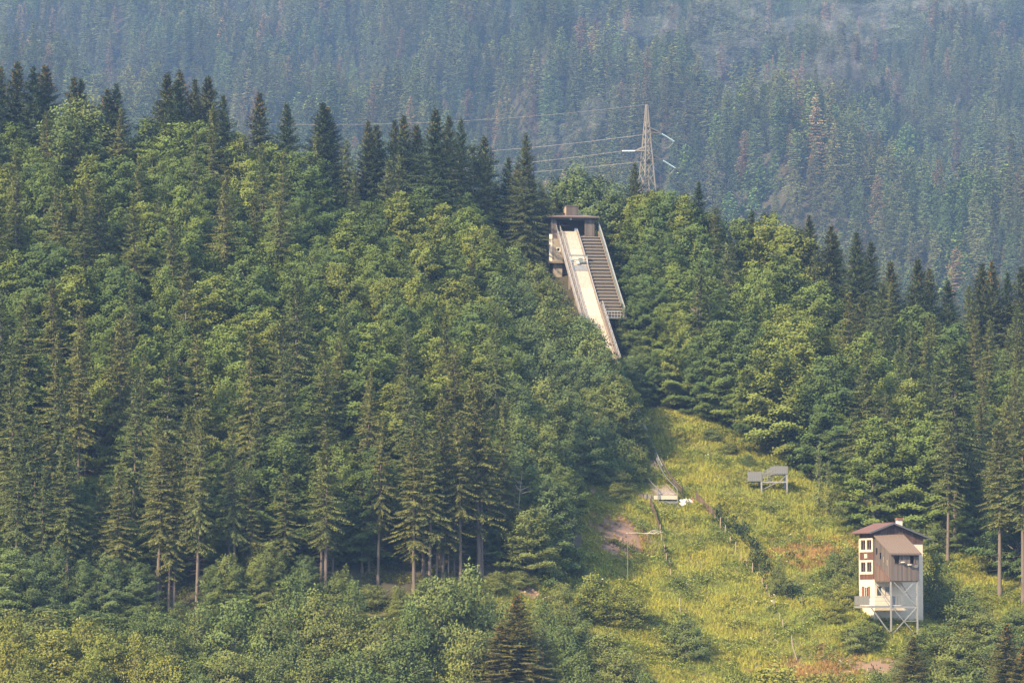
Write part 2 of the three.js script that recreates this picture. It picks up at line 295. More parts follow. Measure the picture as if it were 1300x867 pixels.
// ---------------------------------------------------------------- the near forest: surveyed trees [x, distance, height], then trees between them
const STANDS = {
  S: [[-85.2,596,29.7],[-82.5,596,30.4],[-78.3,596,29.4],[-77.0,598,30.3],[-73.2,596,27.4],[-71.0,597,27.2],[-67.2,596,25.2],[-65.3,596,26.1],[-56.8,596,27.8],[-54.4,597,28.5],[-55.0,590,25.9],[-50.4,596,27.8],[-52.1,598,27.4],[-46.8,597,25.5],[-41.8,593,26.1],[-36.7,592,25.4],[-31.1,591,26.2],[-29.6,593,25.8],[-23.5,596,24.2],[-22.1,600,24.2],[-19.9,596,25.1],[-17.9,597,25.9],[-15.9,600,24.9],[-12.6,583,27.0],[-10.8,592,26.0],[-8.7,598,25.9],[-5.2,598,23.3],[2.2,585,23.4],[0.8,597,19.2],[-1.3,600,20.2],[20.3,602,22.1],[30.0,590,21.7],[39.8,600,19.6],[48.0,585,24.2],[50.6,582,25.0],[52.8,590,22.1],[55.2,578,26.6],[57.4,585,24.6],[60.5,575,24.3],[64.1,572,25.8],[66.5,578,24.1],[71.1,590,20.5],[74.0,572,26.1],[76.5,570,26.8],[79.0,575,24.4],[80.4,570,25.9]],
  F: [[-73.9,575,20.1],[-47.6,575,23.1],[-34.6,544.5,23.9],[-30.4,570,22.3],[-26.3,575,21.1],[-33.3,525,24.0],[-41.1,524.5,23.9],[-42.9,535.5,22.0],[-38.0,554.5,22.0],[-55.0,537.5,21.9],[-71.9,524.5,25.0],[-66.0,523.5,24.0],[-59.9,524.5,22.0],[-64.4,515.5,23.0],[-52.5,530.5,18.0],[-61.2,521,21.9],[-55.8,468,24.0],[-58.8,467,23.9],[-51.5,474,24.0],[-47.7,464,24.1],[-44.6,465.5,23.9],[-41.1,469.5,24.1],[-28.8,486.5,27.0],[-30.3,476,24.0],[-24.2,470,24.0],[-48.0,457.5,23.9],[-43.5,451,21.9],[-38.7,451,23.0],[-41.3,445.5,21.1],[-29.0,466,24.0],[-62.0,450.5,24.1],[-61.5,455,23.9],[-56.8,454.5,24.0],[-54.2,445.5,22.0],[-64.2,477.5,24.1],[-55.8,476.5,24.0],[-13.3,472,23.9],[-6.0,548.5,14.0],[-2.2,486.5,25.9],[-3.8,458.5,25.1],[-4.0,466,22.1],[-18.7,465.5,22.0],[-13.0,460,24.0],[-33.5,465.5,25.9],[-67.0,478.5,24.0],[-31.7,457.5,22.0],[-35.3,453,21.9],[-59.4,450,22.0],[-16.7,454,22.0],[-6.4,455.5,21.9],[-9.0,459.5,22.0],[-10.3,453.5,20.0],[-1.0,466.5,20.0],[-54.5,446,20.1],[-43.4,445,22.6],[-41.9,445,21.2],[-38.5,444.5,25.4],[-50.6,448.5,15.4],[-23.0,449,22.4],[-23.7,451,17.2],[-22.4,455.5,13.3],[-28.2,450,16.6],[-12.2,453,20.6],[-11.1,456,21.3],[-9.5,455,17.9],[-8.7,455.5,18.3],[-7.2,456.5,9.5],[-4.1,458,26.1],[-3.3,465,14.5],[-0.9,466.5,10.4],[0.3,461,11.7],[-18.8,457,12.7],[-17.9,457,11.7],[-60.5,444,20.6],[-33.9,448,20.2],[-48.2,446,18.1],[-32.0,449,15.9],[-57.3,445,17.5],[49.1,532.5,24.0],[58.4,530,22.1],[61.8,539.5,18.1],[32.4,585,18.1],[34.7,575,16.6],[27.6,541.5,22.0],[49.6,509,22.1],[71.7,568,23.0],[53.9,529,22.1],[74.9,543.5,24.0],[73.0,526,24.0],[63.9,546,20.0],[60.0,570,21.5],[75.7,589.5,20.0],[67.3,519.5,20.9],[60.0,514.5,18.9],[62.4,495,20.3],[70.4,511.5,22.1],[56.5,512,13.3]],
  B: [[-59.0,583,19.5],[-53.7,580,19.4],[-49.9,580,20.6],[-44.0,578,19.7],[-79.3,578,18.9],[-64.0,545,20.0],[-58.7,545,20.0],[-70.7,585,18.9],[-39.4,584.5,19.1],[-32.7,566.5,19.9],[-48.6,538.5,19.0],[-54.8,536,15.9],[-40.4,562.5,18.0],[-75.1,539.5,18.9],[-69.7,538.5,19.0],[-57.6,530,16.9],[-40.1,527.5,17.9],[-45.7,519.5,18.0],[-51.7,528.5,17.0],[-55.9,530,16.0],[-38.3,519,17.0],[-34.7,524.5,17.0],[-65.5,511,17.9],[-69.2,510,16.9],[-60.7,503.5,17.9],[-55.0,507,17.0],[-48.5,507.5,17.0],[-41.7,505.5,18.0],[-36.3,507,17.0],[-17.2,565,17.0],[-14.3,570,16.7],[-21.5,549.5,19.0],[-24.2,543.5,18.0],[-11.1,566,16.1],[-7.3,560.5,18.1],[-4.8,556.5,17.1],[-17.4,534,18.0],[-20.8,532.5,17.0],[-13.0,542.5,17.9],[-9.5,545,17.0],[-3.6,552,16.0],[-29.0,524.5,17.0],[-24.8,520,17.0],[-19.2,520,16.0],[-13.6,523,17.1],[-8.1,532,15.9],[-4.5,520.5,16.9],[-29.8,518.5,17.0],[-22.9,503.5,17.0],[-16.8,515,16.9],[-11.5,504,17.0],[-18.4,499.5,17.0],[-24.5,490.5,17.0],[-9.8,501,16.0],[-3.3,513,16.0],[-5.4,497,16.0],[-20.1,489,16.0],[-1.1,504.5,16.1],[-26.7,474,17.0],[-14.6,482,16.1],[-9.4,484.5,16.0],[-36.6,482,16.0],[-53.7,477,16.1],[-38.0,474.5,16.1],[-29.9,460,16.9],[-21.9,460.5,15.0],[-17.9,458.5,16.0],[-33.6,499,17.0],[-38.4,492,17.0],[-63.5,480.5,16.0],[-48.6,487.5,15.9],[-44.9,493,16.0],[-66.9,482.5,15.9],[25.7,590,19.1],[28.0,586,20.1],[22.5,592,16.2],[24.5,578,14.4],[21.3,594,12.6],[28.9,578,17.8],[32.3,595,17.7],[37.4,594,19.1],[41.8,592,21.8],[44.7,588,22.0],[25.8,566,14.2],[24.3,560,10.2],[29.7,547.5,19.1],[37.4,555,20.1],[41.7,565.5,20.0],[47.1,557,20.1],[30.7,524.5,20.0],[35.2,524,22.0],[41.2,527.5,21.0],[44.3,530.5,20.0],[28.4,523.5,18.0],[25.1,526,16.9],[46.2,519.5,19.0],[51.4,526.5,20.0],[41.9,509,18.1],[25.7,515,15.0],[30.9,510,18.0],[36.9,508,19.1],[53.4,513.5,18.0],[46.8,502.5,17.1],[55.8,515,18.0],[49.3,495,17.0],[22.6,522,13.0],[20.9,521.5,12.1],[57.0,496.5,17.0],[62.5,565,19.4],[77.6,586.5,18.0],[65.0,545,18.1],[74.3,535.5,17.1],[41.0,539.5,19.0],[68.6,565,18.0],[40.0,527.5,12.2],[44.2,523.5,11.9],[46.6,518.5,10.8],[49.7,510.5,10.1],[53.6,510.5,11.6],[56.5,507.5,8.2],[35.7,532,12.2],[31.9,536,11.3],[28.7,541,9.9],[25.9,543,6.8],[58.0,496.5,9.6],[60.8,489.5,8.5],[34.1,533.5,7.9],[37.9,530,8.7],[45.8,516,7.0],[22.3,597,18.1],[24.4,598,19.2],[20.6,600,17.3]],
  M: [[0.0,556,15.0],[3.6,555,14.1],[1.2,546,14.1],[6.0,553.5,13.0],[-1.2,545.5,14.1],[4.6,535.5,14.0],[8.2,540.5,13.0],[2.3,527.5,14.0],[10.4,533.5,12.1],[5.7,524,13.0],[1.1,511,14.0],[9.1,523.5,12.1],[4.4,503,13.0],[12.5,525,12.1],[7.6,504,12.1],[1.1,498,12.9],[10.6,513,11.0],[14.1,521,10.1],[4.3,493.5,12.0],[15.8,522,7.9],[9.2,501,10.0],[16.4,523,6.0],[13.2,510,8.0],[3.2,486.5,12.1],[0.0,484.5,12.9],[6.9,490.5,9.0],[4.7,485,10.0],[-1.1,499.5,13.0],[0.5,475.5,11.9],[4.1,472,10.0],[6.8,484,8.0],[-2.0,470,13.0],[10.7,538.5,12.0],[11.9,536,10.9],[12.4,529,9.9],[13.7,527,8.9],[11.4,528,11.1],[13.4,524,9.9],[5.0,465.5,12.3],[2.0,460.5,9.3],[11.4,503.5,5.7],[13.9,513,5.8],[4.0,463,7.9],[11.1,602,20.3],[8.6,605,17.9],[14.2,603,18.9],[-69.8,588,23.2],[-72.4,583,21.6],[-60.7,440.5,9.6],[-57.9,440,9.0],[-55.3,441.5,9.5],[-52.0,442,8.0],[-48.8,443,8.3],[-45.8,443.5,7.1],[-34.6,445,8.0],[-31.3,446,7.1],[-36.3,444.5,6.7],[-25.6,448,6.8],[-30.0,448,7.7],[16.5,515.5,10.3],[18.3,521.5,7.2],[17.6,525.5,9.4],[19.3,521,4.8],[15.9,523.5,10.8],[14.4,519,12.9],[10.4,543,11.4],[11.1,535.5,11.3],[12.1,528,11.7],[10.7,532.5,15.0],[12.0,528.5,14.7],[12.9,525,13.9]],
  R: [[59.5,488.5,28.7],[63.2,472.5,22.8],[65.9,470,25.3]],
  L: [[33.2,588,19.0],[33.5,560.5,20.1],[41.1,565.5,20.1],[-6.4,588,21.4],[-8.4,592,20.3],[-3.9,590,20.5],[7.2,600,15.1],[-18.5,588,18.9],[-19.7,585,17.5],[5.2,601,15.8]],
};
const where = (x, d) => (d > 577 ? (x < 12 ? 'ridge' : 'far ridge') : x > 19 && d > 466 ? 'wood' : x < 6 && d < 466 ? 'edge' : x > -2 ? 'bank' : 'slope');
const WORDS = {
  S: { ridge: 'spruce with a pointed top on the ridge above the jump', 'far ridge': 'spruce with a pointed top on the ridge beyond the pylon', wood: 'full-crowned spruce in the wood behind the tower', slope: 'full-crowned spruce on the forest slope', edge: 'full-crowned spruce at the forest foot', bank: 'full-crowned spruce next to the inrun' },
  F: { ridge: 'sparse spruce just below the ridge', 'far ridge': 'sparse spruce near the pylon ridge', wood: 'sparse spruce in the wood behind the tower', slope: 'sparse spruce between broadleaf trees on the slope', edge: 'bare-stemmed spruce along the lower forest edge', bank: 'sparse spruce on the bank beside the inrun' },
  B: { ridge: 'beech just below the ridge spruces', 'far ridge': 'beech on the ridge near the pylon', wood: 'beech in the wood above the meadow', slope: 'beech on the slope above the spruce edge', edge: 'beech under the spruces at the forest foot', bank: 'beech on the bank beside the inrun' },
  M: { ridge: 'soft-crowned tree behind the start house', 'far ridge': 'soft-crowned tree on the ridge by the pylon', wood: 'bushy tree at the upper meadow edge', slope: 'bushy tree on the slope below the inrun', edge: 'bushy tree at the end of the spruce edge', bank: 'bushy tree crowding the side of the inrun' },
  L: { ridge: 'feathery larch on the ridge by the start house', 'far ridge': 'feathery larch on the ridge beyond the inrun', wood: 'feathery larch in the wood beyond the inrun', slope: 'feathery larch on the forest slope', edge: 'feathery larch at the forest foot', bank: 'feathery larch near the inrun' },
};
const edgeOf = (x, d) => MEADOW.reduce((m, [a, b], i) => { const [c, e] = MEADOW[(i + 1) % MEADOW.length], t = clamp(((x - a) * (c - a) + (d - b) * (e - b)) / ((c - a) ** 2 + (e - b) ** 2)); return Math.min(m, Math.hypot(x - lerp(a, c, t), d - lerp(b, e, t))); }, 1e9) * (inside(MEADOW, x, d) ? -1 : 1);
const placedTrees = [], AXIS = (d) => 9.44 + 0.1477 * (585 - d);
const grow = (kind, x, d, H, more = {}) => {
  const y0 = ground(x, d);
  if (x > 16 && d > 498 && H > 5) { for (let n = 0; n < 40 && edgeOf(x, d) < (kind === 'F' ? 3 : 5.5); n++) d += 1; H = Math.max(8, H - (ground(x, d) - y0) * 0.8); }   // crowns keep clear of the meadow
  const z = where(x, d);
  if (Math.hypot(x - 36.5, d - 510) < 8.5) return null;           // the coaches' stand keeps its clearing
  placedTrees.push([x, d]);
  const lowSpruce = kind === 'F' && z === 'edge' ? { variant: [1, 3, 0, 1, 0][placedTrees.length % 5] } : {};
  return plant(kind, x, d, H, { label: (hue, size) => `${size} ${hue} ${WORDS[kind][z]}`, group: (l) => `${l}s`, ...lowSpruce, ...more });
};
for (const [kind, list] of Object.entries(STANDS)) list.forEach(([x, d, h], k) => kind === 'R' ? grow('F', x, d, h, { variant: [1, 3, 3][k], wide: 1.5, label: ['tallest spruce behind the judges\' tower, its long pale stem showing', 'broad drooping spruce at the foot of the wood beyond the tower', 'spruce with a bare lower stem beside the broad drooping one'][k], group: undefined }) : grow(kind, x, d, h));
{
  const R = rng(77), inView = (x, d) => Math.abs(x) < d * 0.1406 + 5;
  for (let d = 452; d < 592; d += 5.6) for (let x = -92; x < 92; x += 5.6) {
    const px = x + (R() - 0.5) * 4.6, pd = d + (R() - 0.5) * 4.6, a = R(), b = R();
    if (!inView(px, pd) || inside(MEADOW, px, pd) || (px > -3 && px < 24 && pd > 495) || (px > 3 && px < 22)) continue;
    if (px > 18 && pd < 496 && px < 52) continue;
    if (placedTrees.some(([u, v]) => (u - px) ** 2 + (v - pd) ** 2 < 17)) continue;
    const left = px < 8, low = left && pd < 500, kind = pd > 584 ? 'B' : low ? (a < 0.5 ? 'F' : 'B') : left ? (a < (pd < 540 ? 0.3 : 0.12) ? 'F' : 'B') : (a < (px > 50 ? 0.6 : 0.16) ? 'F' : 'B');
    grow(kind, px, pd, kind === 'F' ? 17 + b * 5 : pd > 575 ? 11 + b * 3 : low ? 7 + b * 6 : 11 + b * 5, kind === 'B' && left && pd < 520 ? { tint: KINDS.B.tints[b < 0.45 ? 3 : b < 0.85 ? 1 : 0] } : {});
  }
  // understorey behind the tall trunks and young growth beside the inrun
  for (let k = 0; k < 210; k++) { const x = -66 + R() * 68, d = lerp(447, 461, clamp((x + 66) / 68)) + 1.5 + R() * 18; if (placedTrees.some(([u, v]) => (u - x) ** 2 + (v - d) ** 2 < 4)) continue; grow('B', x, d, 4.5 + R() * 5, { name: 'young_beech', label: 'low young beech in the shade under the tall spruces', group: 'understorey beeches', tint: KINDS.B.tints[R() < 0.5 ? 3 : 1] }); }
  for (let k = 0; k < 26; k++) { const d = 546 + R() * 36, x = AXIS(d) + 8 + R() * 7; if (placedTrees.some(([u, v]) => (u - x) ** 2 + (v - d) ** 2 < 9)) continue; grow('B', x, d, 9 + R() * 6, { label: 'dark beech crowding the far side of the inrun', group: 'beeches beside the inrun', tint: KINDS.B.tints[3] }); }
  for (let k = 0; k < 14; k++) { const d = 548 + R() * 32, x = AXIS(d) + 4.5 + R() * 3; grow('M', x, d, 3 + R() * 2, { name: 'young_broadleaf', label: 'low bushy growth under the timber steps', group: 'growth under the steps' }); }
  for (let x = -86; x < 4; x += 4.2) grow('S', x + (R() - 0.5) * 3, 597 + R() * 8, 12 + R() * 6, { label: 'low dark spruce in the second row behind the ridge', group: 'second row of ridge spruces' });
}

// ---------------------------------------------------------------- the far forest across the valley
{
  const R = rng(900);
  const coarse = (seed, o) => {                                     // the same spruce, its sprays joined into larger ones
    const Q = rng(seed), L = new Leaves(), H = 25, W = o.W, b = o.base * H;
    for (let y = b; y < H * 0.97; y += lerp(1.0, 0.5, (y - b) / (H - b))) {
      const t = (y - b) / (H - b), n = Math.round(lerp(8, 4, t));
      for (let k = 0; k < n; k++) {
        const az = Q() * 6.283, len = W * Math.pow(1 - t, o.power) * clamp(0.5 + t * 3) * (0.65 + Q() * 0.6) + 0.35, ca = Math.cos(az), sa = Math.sin(az), tone = 0.78 + Q() * 0.44, el = lerp(-0.35, 0.5, t * t);
        for (let s = 0.15; s < 1; s += 0.55 / Math.max(0.9, len)) for (const side of [-1, 1]) {
          const r = len * s, c = tone * (0.8 + Q() * 0.4), sp = 0.7 + Q() * 0.5;
          const ux = ca * Math.cos(sp) - sa * side * Math.sin(sp), uz = sa * Math.cos(sp) + ca * side * Math.sin(sp);
          L.add(ca * r, y + r * Math.sin(el) - 0.1 * r * s, sa * r, ux * 0.9, -0.3 - Q() * 0.4, uz * 0.9, ca, (Q() - 0.5), sa, 0.55 + 0.3 * len * (1 - s), 0.42, [c, c, c], 0.4);
        }
      }
    }
    L.add(0, H * 0.93, 0, 0, 1, 0, 1, 0, 0, H * 0.07, 0.3, [1, 1, 1]); L.add(0, H * 0.93, 0, 0, 1, 0, 0, 0, 1, H * 0.07, 0.3, [1, 1, 1]);
    return L.geometry();
  };
  const round = (seed) => {
    const Q = rng(seed), L = new Leaves(), H = 20;
    for (let b = 0; b < 60; b++) {
      const t = (b + Q()) / 60, az = b * 2.4 + Q(), r0 = 4.4 * Math.pow(1 - t, 0.5) * (0.6 + 0.4 * Math.min(1, t * 3)) * (0.8 + Q() * 0.35), y = 3 + t * 16.5, tone = 0.8 + Q() * 0.4;
      for (let k = 0; k < 16; k++) {
        const s = 0.35 + Q() * 0.7, a = az + (Q() - 0.5) * 0.9, lx = Q() * 2 - 1, lz = Q() * 2 - 1, m = Math.hypot(lx, lz) || 1, c = tone * (0.8 + Q() * 0.4), roll = Q() - 0.5;
        L.add(Math.cos(a) * r0 * s, y + (Q() - 0.5) * 0.6, Math.sin(a) * r0 * s, lx / m, -0.25 + (Q() - 0.5) * 0.7, lz / m, -lz / m, roll, lx / m, 0.85, 0.6, [c, c, c], 0.2);
      }
    }
    return L.geometry();
  };
  const meshes = [['far_spruce_forest', coarse(31, { W: 4.2, base: 0.06, power: 0.95 })], ['far_spruce_forest', coarse(32, { W: 3.4, base: 0.12, power: 0.85 })], ['far_spruce_forest', coarse(33, { W: 4.0, base: 0.2, power: 0.8 })], ['far_broadleaf_forest', round(41)], ['far_broadleaf_forest', round(42)]];
  const places = meshes.map(() => []), deadSpots = [];
  for (let d = 1390; d < 2700; d += 8.2) for (let x = -(d * 0.1406 + 40); x < d * 0.1406 + 40; x += 8.2) {
    const px = x + (R() - 0.5) * 7, pd = d + (R() - 0.5) * 7, stand = noise2(px / 70 + 3, pd / 110) + 0.5 * noise2(px / 28, pd / 40 + 5), q = noise2(px / 120, pd / 160) + noise2(px / 45, pd / 50) * 0.5, leafy = q + (R() - 0.5) * 0.7 > 0.62;
    const k = leafy ? 3 + Math.floor(R() * 2) : Math.floor(R() * 3), H = (leafy ? 17 + R() * 10 : 19 + R() * 19) * (1 + 0.22 * stand);
    if (noise2(px / 55 + 20, pd / 75) > 0.78 && R() < 0.8) continue;
    places[k].push([px, pd, H, R(), R()]);
  }
  meshes.forEach(([name, g], k) => {
    const leafy = k > 2, m = leafMaterial(1, 1, 1), im = new THREE.InstancedMesh(g, m, places[k].length), M = new THREE.Matrix4(), Qn = new THREE.Quaternion(), col = new THREE.Color();
    places[k].forEach(([x, d, H, a, b], i) => {
      const s = H / (leafy ? 20 : 25), w = s * (0.85 + b * 0.4);
      M.compose(V(x, ground(x, d) - 0.4, -d), Qn.setFromAxisAngle(V(0, 1, 0), a * 6.28), V(w, s, w));
      im.setMatrixAt(i, M);
      const v = (0.5 + b * 1.0) * (1 + 0.28 * noise2(x / 90 + 40, d / 130)), y = noise2(x / 60, d / 60);
      im.setColorAt(i, leafy ? col.setRGB((0.145 + 0.03 * y) * v, 0.195 * v, 0.055 * v) : a < 0.07 ? col.setRGB(0.15 * v, 0.11 * v, 0.06 * v) : col.setRGB((0.080 + 0.018 * y + 0.018 * a) * v, 0.112 * v, 0.048 * v));
    });
    tag(add(im, name), leafy ? 'patches of broadleaf trees in the hazy forest across the valley' : 'dense hazy spruce forest covering the mountain across the valley', 'forest', null, 'stuff');
  });
}

// ---------------------------------------------------------------- materials and small builders for what people built
const grainMap = (() => {                                           // mottled wear for plaster, concrete and boards: white with faint blotches and streaks
  const n = 256, data = new Uint8Array(n * n * 4);
  for (let y = 0; y < n; y++) for (let x = 0; x < n; x++) {
    const a = Math.cos(x / n * 6.283) * 1.6, b = Math.sin(x / n * 6.283) * 1.6, v = 226 + 16 * noise3(a * 2, b * 2, y / 40) + 12 * noise3(a * 9, b * 9, y / 120) + 9 * noise3(a * 6, b * 6, y / 7);
    const o = (y * n + x) * 4;
    data[o] = clamp(v, 0, 255); data[o + 1] = clamp(v - 2, 0, 255); data[o + 2] = clamp(v - 5, 0, 255); data[o + 3] = 255;
  }
  const t = new THREE.DataTexture(data, n, n);
  t.wrapS = t.wrapT = THREE.RepeatWrapping; t.magFilter = THREE.LinearFilter; t.colorSpace = THREE.SRGBColorSpace; t.needsUpdate = true;
  return t;
})();
const paint = (r, g, b, o = {}) => new THREE.MeshStandardMaterial({ color: rgb(r, g, b), roughness: 0.85, map: grainMap, side: THREE.DoubleSide, ...o });
const MAT = {
  plaster: paint(0.86, 0.79, 0.67), plasterOld: paint(0.36, 0.33, 0.29), concrete: paint(0.48, 0.44, 0.39), concreteDark: paint(0.24, 0.21, 0.19), wood: new THREE.MeshStandardMaterial({ vertexColors: true, roughness: 0.9, side: THREE.DoubleSide }),
  steel: paint(0.42, 0.44, 0.47, { roughness: 0.5, metalness: 0.35 }), rail: paint(0.52, 0.55, 0.60, { roughness: 0.45, metalness: 0.3 }), sheet: paint(0.27, 0.285, 0.31, { roughness: 0.6, metalness: 0.3 }), roofRed: paint(0.17, 0.09, 0.08), roofGrey: paint(0.20, 0.155, 0.13), roofTar: paint(0.19, 0.15, 0.14),
  white: paint(0.8, 0.77, 0.72), brick: paint(0.27, 0.12, 0.08), teal: paint(0.17, 0.23, 0.25, { roughness: 0.6 }), wire: paint(0.42, 0.42, 0.44, { metalness: 0.2, roughness: 0.6 }), insulator: new THREE.MeshPhysicalMaterial({ color: rgb(0.50, 0.66, 0.70), roughness: 0.3, clearcoat: 0.3 }),
  glass: new THREE.MeshPhysicalMaterial({ color: 0xffffff, transmission: 1, roughness: 0.04, thickness: 0, side: THREE.DoubleSide }), galv: paint(0.33, 0.32, 0.31, { metalness: 0.2, roughness: 0.6 }),
};
const box = (x0, x1, y0, y1, z0, z1) => new THREE.BoxGeometry(x1 - x0, y1 - y0, z1 - z0).translate((x0 + x1) / 2, (y0 + y1) / 2, (z0 + z1) / 2);
const part = (name, geometry, material, parent) => add(new THREE.Mesh(geometry, material), name, parent);
function bar(a, b, w, h = w) {                                      // a straight member of w x h between two points
  const A = V(...a), B = V(...b), g = new THREE.BoxGeometry(w, h, A.distanceTo(B)), m = new THREE.Matrix4().lookAt(A, B, Math.abs(B.clone().sub(A).normalize().y) > 0.97 ? V(1, 0, 0) : V(0, 1, 0));
  return g.applyMatrix4(m).translate((a[0] + b[0]) / 2, (a[1] + b[1]) / 2, (a[2] + b[2]) / 2);
}
function pipe(points, r, sides = 6) { return limb(points, points.map(() => r), sides); }
function cable(points, r) { const c = new THREE.CatmullRomCurve3(points.map((p) => V(...p))); return new THREE.TubeGeometry(c, 40, r, 5); }
// upright boards side by side in the plane z = 0 (front towards +z), each of its own tone and depth; holes are [x0, x1, y0, y1]
function boards(seed, { x0, x1, top, bottom, width = 0.24, thick = 0.05, tone, vary = 0.35, holes = [] }) {
  const R = rng(seed), P = [], C = [], I = [];
  const board = (a, b, ya, yb, yc, yd, z, c) => {
    const n = P.length / 3;
    for (const q of [0, thick]) P.push(a, ya, z - thick + q, b, yb, z - thick + q, b, yc, z - thick + q, a, yd, z - thick + q);
    for (let k = 0; k < 8; k++) C.push(...c);
    for (const [i, j, k, l] of [[4, 5, 6, 7], [1, 0, 3, 2], [0, 4, 7, 3], [5, 1, 2, 6], [7, 6, 2, 3], [0, 1, 5, 4]]) I.push(n + i, n + j, n + k, n + i, n + k, n + l);
  };
  for (let x = x0; x < x1 - 0.02;) {
    const w = Math.min(width * (0.8 + R() * 0.4), x1 - x), e = x + w - 0.012, z = (R() - 0.5) * 0.03, v = 1 + (R() - 0.5) * 2 * vary, g = (R() - 0.5) * 0.12, c = [tone[0] * v * (1 + g), tone[1] * v, tone[2] * v * (1 - g)];
    const spans = [[bottom(x), bottom(e), top(e), top(x)]];
    for (const [a, b, lo, hi] of [...holes].sort((p, q) => p[2] - q[2])) if (x + w / 2 > a && x + w / 2 < b) { const s = spans.pop(); spans.push([s[0], s[1], lo, lo], [hi, hi, s[2], s[3]]); }
    for (const s of spans) if (s[2] > s[1] + 0.02 || s[3] > s[0] + 0.02) board(x, e, s[0], s[1], Math.max(s[1], s[2]), Math.max(s[0], s[3]), z, c);
    x += w;
  }
  const g = new THREE.BufferGeometry();
  g.setAttribute('position', new THREE.Float32BufferAttribute(P, 3));
  g.setAttribute('color', new THREE.Float32BufferAttribute(C, 3));
  g.setIndex(I);
  return g;
}
const boardPart = (name, geometry, parent) => { const m = part(name, geometry, MAT.wood, parent); m.userData.kind = 'stuff'; return m; };
function wallShape(outline, holes, depth) {
  const s = new THREE.Shape(outline.map(([x, y]) => new THREE.Vector2(x, y)));
  for (const [a, b, c, d] of holes) s.holes.push(new THREE.Path([[a, c], [b, c], [b, d], [a, d]].map(([x, y]) => new THREE.Vector2(x, y))));
  return new THREE.ExtrudeGeometry(s, { depth, bevelEnabled: false });
}
function casement(parent, x0, x1, y0, y1, z, frameMaterial, f = 0.08, mullion = true) {   // a window in the plane z: frame, sash bars and pane
  const w = new THREE.Group();
  add(w, 'window', parent);
  part('frame', mergeGeometries([box(x0, x1, y0, y0 + f, z - 0.08, z), box(x0, x1, y1 - f, y1, z - 0.08, z), box(x0, x0 + f, y0 + f, y1 - f, z - 0.08, z), box(x1 - f, x1, y0 + f, y1 - f, z - 0.08, z), ...(mullion ? [box((x0 + x1) / 2 - f * 0.4, (x0 + x1) / 2 + f * 0.4, y0 + f, y1 - f, z - 0.07, z - 0.01)] : [])]), frameMaterial, w);
  part('pane', new THREE.PlaneGeometry(x1 - x0 - 2 * f, y1 - y0 - 2 * f).translate((x0 + x1) / 2, (y0 + y1) / 2, z - 0.05), MAT.glass, w);
  return w;
}

